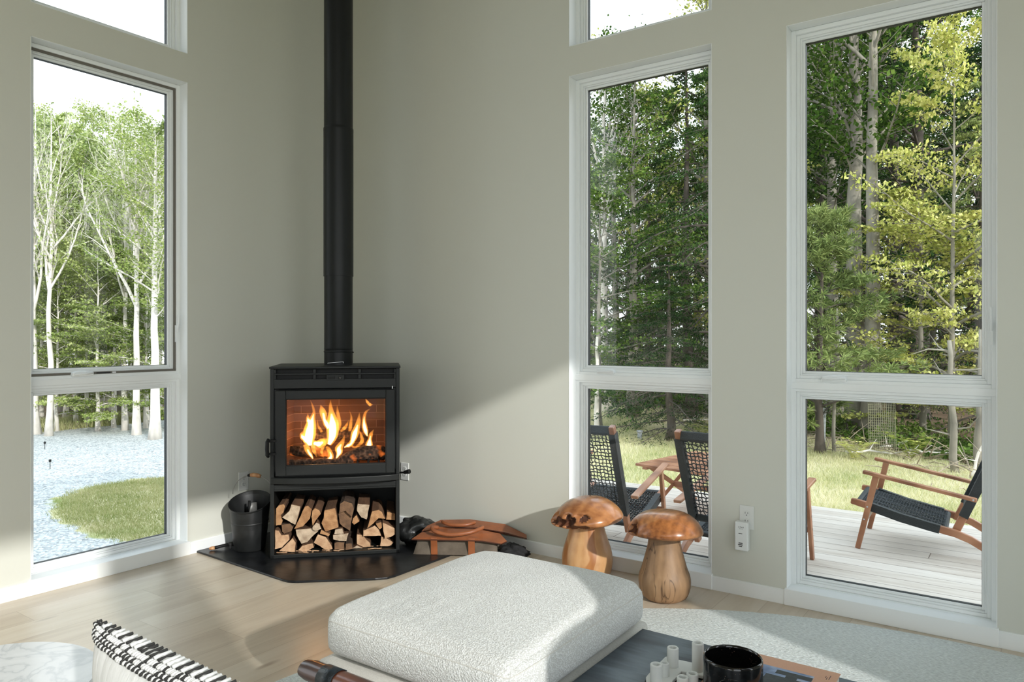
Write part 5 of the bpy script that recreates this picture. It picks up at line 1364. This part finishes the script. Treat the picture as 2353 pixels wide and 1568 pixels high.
def leaves_arrays(C, A, NRM, ln, wd):
    """rhombic leaves: centre C, axis A, face normal NRM"""
    A = A / (np.linalg.norm(A, axis=1, keepdims=True) + 1e-9)
    Bv = np.cross(NRM, A); Bv /= (np.linalg.norm(Bv, axis=1, keepdims=True) + 1e-9)
    ln = ln[:, None]; wd = wd[:, None]
    V = np.stack([C - A * ln / 2, C + Bv * wd / 2, C + A * ln / 2, C - Bv * wd / 2], 1).reshape(-1, 3)
    return V
def grow(seed, H, r0, kind):
    r = np.random.RandomState(seed)
    b = MB(); LC, LA, LN, LL, LW = [], [], [], [], []
    def leaf(c, a, nrm, l, w): LC.append(c); LA.append(a); LN.append(nrm); LL.append(l); LW.append(w)
    K = dict(maple=dict(h0=.16, nb=36, L=.30, el=.45, droop=-.10, tw=9, lf=34, ls=(.07, .105), fl=.8),
             tall=dict(h0=.38, nb=30, L=.26, el=.7, droop=-.05, tw=9, lf=32, ls=(.08, .12), fl=.6),
             under=dict(h0=.10, nb=30, L=.36, el=.30, droop=-.13, tw=10, lf=44, ls=(.05, .085), fl=.95, fz=.2, nj=.26),
             hemlock=dict(h0=.06, nb=54, L=.27, el=.05, droop=-.28, tw=12, lf=34, ls=(.05, .085), fl=.8),
             pine=dict(h0=.10, nb=34, L=.30, el=.28, droop=.02, tw=10, lf=56, ls=(.10, .16), fl=.0),
             birch=dict(h0=.36, nb=10, L=.36, el=1.15, droop=.0, tw=9, lf=20, ls=(.08, .13), fl=.5))[kind]
    ns = 14
    wob = np.cumsum(r.normal(0, .016 * H / 8, (ns + 1, 2)), 0); wob -= wob[0]
    stem = [np.array([wob[i, 0], wob[i, 1], H * .97 * i / ns]) for i in range(ns + 1)]
    def srad(t_): return r0 * (1 - .92 * t_ ** .9) * (1 + .35 * max(0, .06 - t_) / .06)
    b.tube(stem, [srad(i / ns) for i in range(ns + 1)], 8)
    def stem_at(t_):
        q = t_ * ns; i = min(int(q), ns - 1); return stem[i] * (1 - (q - i)) + stem[i + 1] * (q - i)
    for k in range(K['nb']):
        t_ = K['h0'] + (1 - K['h0']) * ((k + r.uniform(0, .9)) / K['nb']) * (.98 if kind != 'birch' else .5)
        az = k * 2.399 + r.normal(0, .4)
        rel_ = (t_ - K['h0']) / (1 - K['h0'])
        if kind in ('hemlock',): Lb = K['L'] * H * (1.02 - .92 * rel_)
        elif kind == 'pine': Lb = K['L'] * H * (1.0 - .8 * rel_)
        elif kind == 'birch': Lb = K['L'] * H * (1.15 - .4 * rel_)
        else: Lb = K['L'] * H * (.55 + .9 * rel_ * (1 - rel_) * 2 - .30 * rel_)
        Lb *= r.uniform(.7, 1.2)
        el = K['el'] + (.5 * rel_ if kind in ('maple', 'tall', 'under', 'pine') else 0) + r.normal(0, .12)
        d = np.array([math.cos(az) * math.cos(el), math.sin(az) * math.cos(el), math.sin(el)])
        P = [stem_at(t_)]; nseg = 6
        for i in range(nseg):
            d = d + np.array([r.normal(0, .10), r.normal(0, .10), K['droop'] * .35 + r.normal(0, .06)])
            if kind == 'birch': d[2] += .10
            d /= np.linalg.norm(d); P.append(P[-1] + d * Lb / nseg)
        rb = min(srad(t_) * .55, .012 * Lb + .006) * (1.35 if kind == 'birch' else 1)
        b.tube(P, [rb * (1 - .8 * i / nseg) for i in range(nseg + 1)], 5, cap=False)
        for j in range(K['tw']):
            u = .22 + .78 * (j + r.uniform(0, .8)) / K['tw']
            q = min(u * nseg, nseg - .001); i = int(q); base = P[i] * (1 - (q - i)) + P[i + 1] * (q - i)
            dd = P[i + 1] - P[i]; dd /= np.linalg.norm(dd)
            sidev = np.cross(dd, [0, 0, 1]); sidev /= (np.linalg.norm(sidev) + 1e-9)
            if kind == 'birch': tv = dd + sidev * r.uniform(-.8, .8) + r.normal(0, .3, 3)
            else: tv = dd * .7 + sidev * (1 if j % 2 else -1) * r.uniform(.6, 1.1) + np.array([0, 0, r.normal(0, .14) + (.1 if kind == 'pine' else 0) - (.25 if kind == 'hemlock' else 0)])
            tv /= np.linalg.norm(tv); tl = Lb * r.uniform(.18, .36) * (1.15 - .5 * u) + .12
            tip = base + tv * tl
            b.tube([base, base + tv * tl * .5 + r.normal(0, .02, 3), tip], [rb * .35, rb * .22, .003], 3, cap=False)
            if kind == 'birch':
                for e in range(1):
                    tv2 = tv + r.normal(0, .5, 3); tv2 /= np.linalg.norm(tv2); b2 = base + tv * tl * r.uniform(.3, .9)
                    b.tube([b2, b2 + tv2 * tl * .6], [rb * .16, .003], 3, cap=False)
            nl = K['lf']
            if kind == 'pine':
                for e in range(4):
                    c = base + tv * tl * (.35 + .22 * e) + r.normal(0, .03, 3)
                    for z_ in range(nl // 4):
                        a = tv * .8 + r.normal(0, .75, 3); a /= np.linalg.norm(a); l = r.uniform(*K['ls'])
                        leaf(c + a * l * .5, a, r.normal(0, 1, 3), l, .018)
            else:
                for z_ in range(nl):
                    w_ = r.uniform(.1, 1.08); spread = .05 + .10 * tl if kind != 'hemlock' else .03 + .05 * tl
                    off = r.normal(0, 1, 3) * spread; off[2] *= K.get('fz', .45)
                    c = base + tv * tl * w_ + off
                    a = tv * .5 + r.normal(0, .6, 3); a[2] -= .25
                    nrm = np.array([0, 0, 1.0]) * K['fl'] + r.normal(0, K.get('nj', .35), 3)
                    l = r.uniform(*K['ls']); leaf(c, a, nrm, l, l * (r.uniform(.6, .85) if kind != 'hemlock' else r.uniform(.35, .5)))
    V = leaves_arrays(np.array(LC), np.array(LA), np.array(LN), np.array(LL), np.array(LW))
    return b, V
PROTO = {}
def proto(key, seed, H, r0, kind):
    b, V = grow(seed, H, r0, kind); PROTO[key] = (b, V, np.arange(len(V)).reshape(-1, 4))
for key, seed, H, r0, kind in (('maple1', 1, 11, .17, 'maple'), ('maple2', 2, 10, .15, 'maple'), ('tall1', 3, 13, .19, 'tall'), ('tall2', 4, 12.5, .20, 'tall'),
                               ('under1', 5, 6, .07, 'under'), ('under2', 6, 5, .06, 'under'), ('hem1', 7, 11, .17, 'hemlock'), ('hem2', 8, 9, .14, 'hemlock'),
                               ('pine1', 9, 4.6, .07, 'pine'), ('pine2', 10, 9, .15, 'pine'), ('birch1', 11, 12, .13, 'birch'), ('birch2', 12, 12, .11, 'birch')):
    proto(key, seed, H, r0, kind)
MESHES = {}
def tree(key, bark, leafm, x, y, rz, sc, label, group=None, name='tree', z=None):
    root = thing(name, label, 'tree', (x, y, float(ground_h(x, y)) - .03 if z is None else z), rz, group)
    root.scale = (sc, sc, sc) if not hasattr(sc, '__len__') else sc
    mk = (key, bark, leafm)
    if mk not in MESHES:
        b, V, F = PROTO[key]
        t_ = b.build('trunk', M[bark], root, smooth=True, fix=False); l_ = np_obj('foliage', V, F, M[leafm], root)
        MESHES[mk] = (t_.data, l_.data)
    else:
        for nm, me in zip(('trunk', 'foliage'), MESHES[mk]):
            o = bpy.data.objects.new(nm, me); COL.objects.link(o); o.parent = root
    return root
def spot(px, depth):
    th = math.radians(35.07); a = (px - 1176.5) / F_PX
    return 4.095 + depth * (-math.sin(th) + a * math.cos(th)), -3.693 + depth * (math.cos(th) + a * math.sin(th))
tr = np.random.RandomState(21)
def T(px, depth, key, bark, leafm, sc, label, group=None, name='tree'):
    x, y = spot(px, depth); return tree(key, bark, leafm, x, y, tr.uniform(0, 6.28), sc, label, group, name)
# left window: pale trunks in front, leafy wood behind
T(84, 25.5, 'birch1', 'bark_white', 'leaf_pale', 1.0, 'pale barked tree with bare vase shaped branches at the left edge of the left window', None, 'birch_tree')
T(112, 25.0, 'birch2', 'bark_white', 'leaf_pale', 1.0, 'pale slender tree just right of the leftmost pale tree in the left window', None, 'birch_tree')
T(314, 25.2, 'birch1', 'bark_white', 'leaf_pale', (1.0, 1.0, 1.04), 'tall pale bare limbed tree near the right side of the left window', None, 'birch_tree')
T(288, 26.5, 'birch2', 'bark_white', 'leaf_pale', .95, 'thinner pale tree just left of the tall pale tree in the left window', None, 'birch_tree')
T(356, 24.2, 'tall1', 'bark_white', 'leaf_lime', (.9, .9, .8), 'leafy tree with thick pale trunk at the right edge of the left window', None, 'birch_tree')
for px, d, k_, s_ in ((60, 27, 'birch2', .85), (150, 29, 'birch1', .8), (200, 27.5, 'birch2', .75), (232, 30, 'birch1', .85), (262, 28.5, 'birch2', .8), (338, 28, 'birch1', .8), (20, 28, 'birch1', .9)):
    T(px, d, k_, 'bark_white', 'leaf_pale', s_, 'thin pale trunk standing among the leaves in the left window', 'thin pale trees at the wood edge past the drive', 'birch_tree')
for i, (px, d, k_, s_) in enumerate(((40, 28, 'under1', 1.15), (130, 26.3, 'under2', 1.2), (175, 27.5, 'under1', 1.2), (225, 26.2, 'under2', 1.35), (262, 27.2, 'under1', 1.1), (335, 27, 'under2', 1.25), (385, 26.5, 'under1', 1.1), (205, 29, 'under1', 1.4), (95, 29, 'under2', 1.5), (300, 29, 'under1', 1.35))):
    T(px, d, k_, 'bark_white', 'leaf_lime', s_, 'sunlit lime green young tree in front of the wood in the left window', 'young green trees in the left window')
for i, (px, d, k_, s_) in enumerate(((10, 33, 'maple1', 1.1), (80, 35, 'maple2', 1.2), (150, 33, 'maple1', 1.18), (215, 36, 'maple2', 1.25), (270, 32, 'maple1', 1.0), (330, 34, 'maple2', 1.15), (390, 33, 'maple1', 1.05), (115, 39, 'tall1', 1.15), (190, 41, 'tall2', 1.15), (350, 40, 'tall1', 1.1), (250, 42, 'maple1', 1.2), (45, 42, 'tall2', 1.1), (60, 31, 'maple2', 1.2), (130, 34, 'maple1', 1.25), (180, 31, 'maple2', 1.1), (240, 33, 'maple1', 1.22), (300, 36, 'maple2', 1.35), (360, 31, 'maple2', 1.15), (200, 38, 'maple1', 1.35), (90, 38, 'maple2', 1.4), (440, 36, 'maple2', 1.1), (-40, 34, 'maple1', 1.1))):
    T(px, d, k_, 'bark_white' if i % 2 else 'bark_lichen', 'leaf_lime', s_, 'tall leafy tree deep in the sunlit wood past the gravel drive', 'trees of the wood past the drive')
# right windows: named trees in front
T(1972, 13.6, 'tall1', 'bark_lichen', 'leaf_maple', (1.0, 1.0, .95), 'tall lichen grey trunk left of centre in the right hand window')
T(2000, 13.1, 'tall2', 'bark_lichen', 'leaf_maple', (.8, .8, .98), 'second lichen spotted trunk leaning close beside the tall grey trunk')
T(1915, 16.0, 'tall2', 'bark_lichen', 'leaf_dark', .9, 'slim grey trunk at the left of the right hand window behind the pale green pine')
T(2105, 16.0, 'pine2', 'bark_dark', 'needle_hemlock', (1.5, 1.5, 1.4), 'thick dark pine trunk in the middle of the right hand window')
T(2062, 17.0, 'hem1', 'bark_dark', 'needle_hemlock', (1.1, 1.1, 1.1), 'dark hemlock just left of the thick dark pine trunk')
T(1885, 11.2, 'pine1', 'bark_dark', 'needle_pine', (1.0, 1.0, .82), 'soft pale green young pine at the lower left of the right hand window')
T(2188, 11.8, 'under1', 'bark_lichen', 'leaf_yellow', (.8, .8, 1.15), 'yellow green sunlit young maple at the right of the right hand window')
T(2120, 12.8, 'under2', 'bark_lichen', 'leaf_yellow', (1.1, 1.1, .85), 'yellow green low maple with flat sprays in the middle of the right hand window')
T(2262, 12.6, 'hem2', 'bark_dark', 'needle_pine', (.75, .75, .72), 'bright green conifer at the far right edge of the right hand window')
T(1395, 17.0, 'birch1', 'bark_white', 'leaf_maple', .8, 'white forked trunk at the left of the narrow window', None, 'birch_tree')
T(1668, 13.6, 'hem1', 'bark_dark', 'needle_hemlock', (.85, .85, .8), 'dark hemlock with drooping sprays at the right of the narrow window')
T(1540, 12.6, 'hem2', 'bark_dark', 'needle_hemlock', (.6, .6, .36), 'low hemlock sapling with feathery sprays at the bottom of the narrow window')
T(1588, 15.6, 'hem2', 'bark_dark', 'needle_hemlock', (1.0, 1.0, .92), 'dark hemlock in the middle distance, behind the right half of the narrow window')
T(1490, 19.0, 'hem1', 'bark_dark', 'needle_hemlock', .78, 'evergreen behind the mid green maple in the narrow window')
T(1420, 19.5, 'maple1', 'bark_lichen', 'leaf_maple', .8, 'leafy tree behind the white forked trunk in the narrow window')
T(1455, 16.0, 'maple2', 'bark_lichen', 'leaf_maple', (.85, .85, .80), 'mid green maple filling the centre of the narrow window')
T(1375, 14.5, 'under1', 'bark_lichen', 'leaf_maple', (1.0, 1.0, .85), 'low leafy maple at the lower left of the narrow window')
T(1640, 17.0, 'maple1', 'bark_lichen', 'leaf_yellow', (.9, .9, .98), 'tall pale leaved tree at the top right of the narrow window')
keys = ('maple1', 'hem1', 'tall2', 'maple2', 'hem2', 'tall1')
i = 0
for d, step, s_ in ((20, 88, .9), (26, 84, 1.0), (34, 80, 1.05)):
    px = 1270 + (i % 3) * 14
    while px < 2420:
        k_ = keys[(i * 5 + int(d)) % 6]; narrow = px < 1660
        sc = s_ * tr.uniform(.85, 1.1) * (.78 if narrow else 1.08)
        con = k_.startswith('hem')
        T(px + tr.uniform(-14, 14), d + tr.uniform(-2, 2), k_, 'bark_dark' if i % 2 else 'bark_lichen', 'needle_hemlock' if con else ('leaf_dark' if i % 3 else 'leaf_maple'), sc,
          'dark evergreen in the depth of the wood beyond the lawn' if con else 'leafy tree in the depth of the wood beyond the lawn', 'evergreens of the wood beyond the lawn' if con else 'leafy trees of the wood beyond the lawn')
        px += step; i += 1

# saplings, posts, brush at the lawn's edge --------------------------------
def sapling(px, depth, h, rad, lean, seed, label, bark='bark_lichen', n=9):
    x, y = spot(px, depth); r_ = np.random.RandomState(seed)
    t_ = thing('sapling', label, 'tree', (x, y, float(ground_h(x, y)) - .02))
    P = [(lean * z + r_.normal(0, .012), r_.normal(0, .012), z) for z in np.linspace(0, h, 9)]
    b = MB(); b.tube(P, [rad * (1 - .5 * i / 8) for i in range(9)], 9); b.build('trunk', M[bark], t_, smooth=True)
    b = MB()
    for i in range(n):
        z = h * r_.uniform(.25, .95); a = r_.uniform(0, 6.28); l = r_.uniform(.25, .6); o_ = Vector((lean * z, 0, z)); d_ = Vector((math.cos(a), math.sin(a), r_.uniform(-.1, .5)))
        b.tube([o_, o_ + d_ * l * .5, o_ + d_ * l + Vector((r_.normal(0, .05), r_.normal(0, .05), r_.uniform(-.1, .15)))], [rad * .28, rad * .18, .003], 5)
    b.build('twigs', M[bark], t_)
    return t_
sapling(2192, 9.7, 1.75, .052, -.03, 1, 'bare grey sapling with forked side branch at the lawn edge behind the armrests')
sapling(2250, 9.9, 1.9, .055, .01, 2, 'pale bare sapling at the far right edge of the right hand window')
sapling(1914, 11.2, 2.2, .03, .03, 3, 'thin grey sapling at the left of the right hand window, beside the stone post')
sapling(1372, 13.4, 1.8, .05, .0, 4, 'pale thin trunk at the lower left corner of the narrow window', 'bark_white', 4)
sapling(2225, 9.3, .9, .02, .35, 5, 'leaning dead stick near the pale saplings at the right', 'bark_white', 3)
M['granite'] = simple('grey_granite', s2l(150, 154, 156), .9, bump=.5, bscale=40, var=.2, vscale=30)
x, y = spot(1886, 12.2); o = MB().box((0, 0, .2), (.12, .10, 1.1)).build('stone_post', M['granite'], bevel=.012); o.location = (x, y, ZN); o.rotation_euler = (.02, .03, .4)
tag(o, 'grey stone post at the wood edge, left in the right hand window', 'post')
x, y, z = at(1470, 1011, ZN); pm = thing('pipe_stub', 'short grey capped pipe standing in the lawn in the narrow window', 'pipe', (x, y, ZN))
b = MB(); b.lathe([(.038, -.05), (.038, .125)], 16); b.build('pipe', M['granite'], pm, smooth=True)
b = MB(); b.lathe([(.0005, .13), (.052, .128), (.056, .145), (.05, .16), (.0005, .165)], 16); b.build('cap', M['granite'], pm, smooth=True)
for px, py, lab in ((115, 1077, 'small dark stake light by the drive, the nearer of the two'), (103, 1033, 'small dark stake light by the drive, the farther of the two')):
    x, y, z = at(px, py, ZW); pl = thing('path_light', lab, 'path light', (x, y, ZW), 0, 'stake lights along the drive')
    b = MB(); b.tube([(0, 0, -.05), (0, 0, .17)], .009, 8); b.build('stake', M['steel_dark'], pl)
    b = MB(); b.lathe([(.012, .16), (.03, .17), (.03, .21), (.04, .215), (.0005, .24)], 14); b.build('lamp_head', M['steel_dark'], pl)
# plastic garden netting draped by the trunks
x, y = spot(2020, 11.4); nt_ = thing('garden_netting', 'curved sheet of pale garden netting by the dark trunks at the wood edge', 'netting', (x, y, ZN), math.radians(20))
b = MB()
def net(u, v): w_ = u * 1.3 - .3; return (.32 * math.sin(w_) , .25 * math.cos(w_) + .1 * v, v * .78)
for i in range(15): b.tube([net(i / 14, j / 8) for j in range(9)], .0045, 4)
for j in range(20): b.tube([net(i / 10, j / 19) for i in range(11)], .0035, 4)
b.build('mesh', simple('pale_plastic_net', s2l(150, 148, 120), .6), nt_)
# ferns
def fern(px, depth, s_, label, seed):
    x, y = spot(px, depth); r_ = np.random.RandomState(seed); t_ = thing('fern', label, 'fern', (x, y, float(ground_h(x, y))), 0)
    C, A, NR, LL_, LW_ = [], [], [], [], []
    for f_ in range(11):
        a = f_ * .57 + r_.normal(0, .2); out_ = np.array([math.cos(a), math.sin(a), 0]); h_ = s_ * r_.uniform(.7, 1.1)
        for j in range(16):
            q = j / 15; c = out_ * q * h_ * .7 + np.array([0, 0, h_ * (q * 1.3 - q * q * .75)])
            sd = np.array([-math.sin(a), math.cos(a), 0])
            for sg in (-1, 1):
                l = .17 * s_ * math.sin(PI * min(.97, q * .9 + .1)) + .02
                C.append(c + sd * sg * l * .5); A.append(sd * sg + out_ * .4); NR.append(np.array([0, 0, 1.0]) + r_.normal(0, .2, 3)); LL_.append(l); LW_.append(.05 * s_)
    V = leaves_arrays(np.array(C), np.array(A), np.array(NR), np.array(LL_), np.array(LW_)); np_obj('fronds', V, np.arange(len(V)).reshape(-1, 4), M['leaf_yellow'], t_)
fern(2092, 10.8, .62, 'bright green fern in the middle of the brush behind the deck chair armrests', 1)
fern(1965, 10.6, .5, 'green fern at the foot of the tall grey trunk', 2)
fern(1612, 12.9, .5, 'yellow green fern at the lawn edge at the right of the narrow window', 3)
# undergrowth and brushwood: uncountable
r = np.random.RandomState(31)
n = 17000; x = r.uniform(-7.5, 4.6, n); y = 10.9 - .72 * x + np.abs(r.normal(0, 1.5, n)); k = (pxof(x, y) > 1300) & (pxof(x, y) < 2330); x, y = x[k], y[k]; n = len(x)
clump = np.sin(x * 3.1 + 1.3 * y) * np.cos(y * 2.7 - x) * .5 + .5
z = ground_h(x, y) + r.uniform(.0, .34, n) * clump
V = leaves_arrays(np.stack([x, y, z], -1), r.normal(0, 1, (n, 3)), np.array([0, 0, .9]) + r.normal(0, .5, (n, 3)), r.uniform(.05, .11, n), r.uniform(.03, .07, n))
tag(np_obj('undergrowth', V, np.arange(len(V)).reshape(-1, 4), M['leaf_maple']), 'low green undergrowth along the edge of the wood beyond the lawn', 'undergrowth', kind='stuff')
b = MB()
for i in range(520):
    x_ = r.uniform(-7, 4.5); y_ = 10.3 - .72 * x_ + r.normal(.6, .9); a = r.uniform(0, 6.28); l = r.uniform(.15, .7); z_ = float(ground_h(x_, y_)) + .01; up_ = abs(r.normal(0, .35))
    d_ = Vector((math.cos(a), math.sin(a), up_)); o_ = Vector((x_, y_, z_))
    b.tube([o_, o_ + d_ * l * .5 + Vector((0, 0, .02)), o_ + d_ * l], [.009, .007, .003], 4, cap=False)
tag(b.build('brushwood', simple('dead_brushwood', s2l(150, 136, 116), .9, var=.4, vscale=3), fix=False), 'grey dead twigs scattered along the wood edge', 'brushwood', kind='stuff')
def branch(px, py, ln, ang, seed, label):
    x, y, z = at(px, py, ZN + .02); r_ = np.random.RandomState(seed); t_ = thing('fallen_branch', label, 'branch', (x, y, ZN), ang)
    P = [(ln * i / 6, r_.normal(0, .03), .03 + abs(r_.normal(0, .02))) for i in range(7)]
    b = MB(); b.tube(P, [.022 - .0025 * i for i in range(7)], 7); b.build('limb', M['bark_white'], t_, smooth=True)
    b = MB()
    for i in range(4):
        o_ = Vector(P[1 + i]); b.tube([o_, o_ + Vector((r_.uniform(.05, .2), r_.uniform(-.2, .2), r_.uniform(.04, .16)))], [.009, .004], 5)
    b.build('twigs', M['bark_white'], t_)
branch(1945, 1044, 1.0, .5, 1, 'pale fallen branch lying left of the deck chair armrest tip, at the wood edge')
branch(2020, 1030, .55, .9, 2, 'short pale fallen branch just above the far armrest tip')
branch(2085, 1040, .6, .2, 3, 'pale fallen branch right of the short one, behind the armrests')
branch(1570, 968, .8, .6, 4, 'thin fallen branch on the lawn edge in the narrow window')
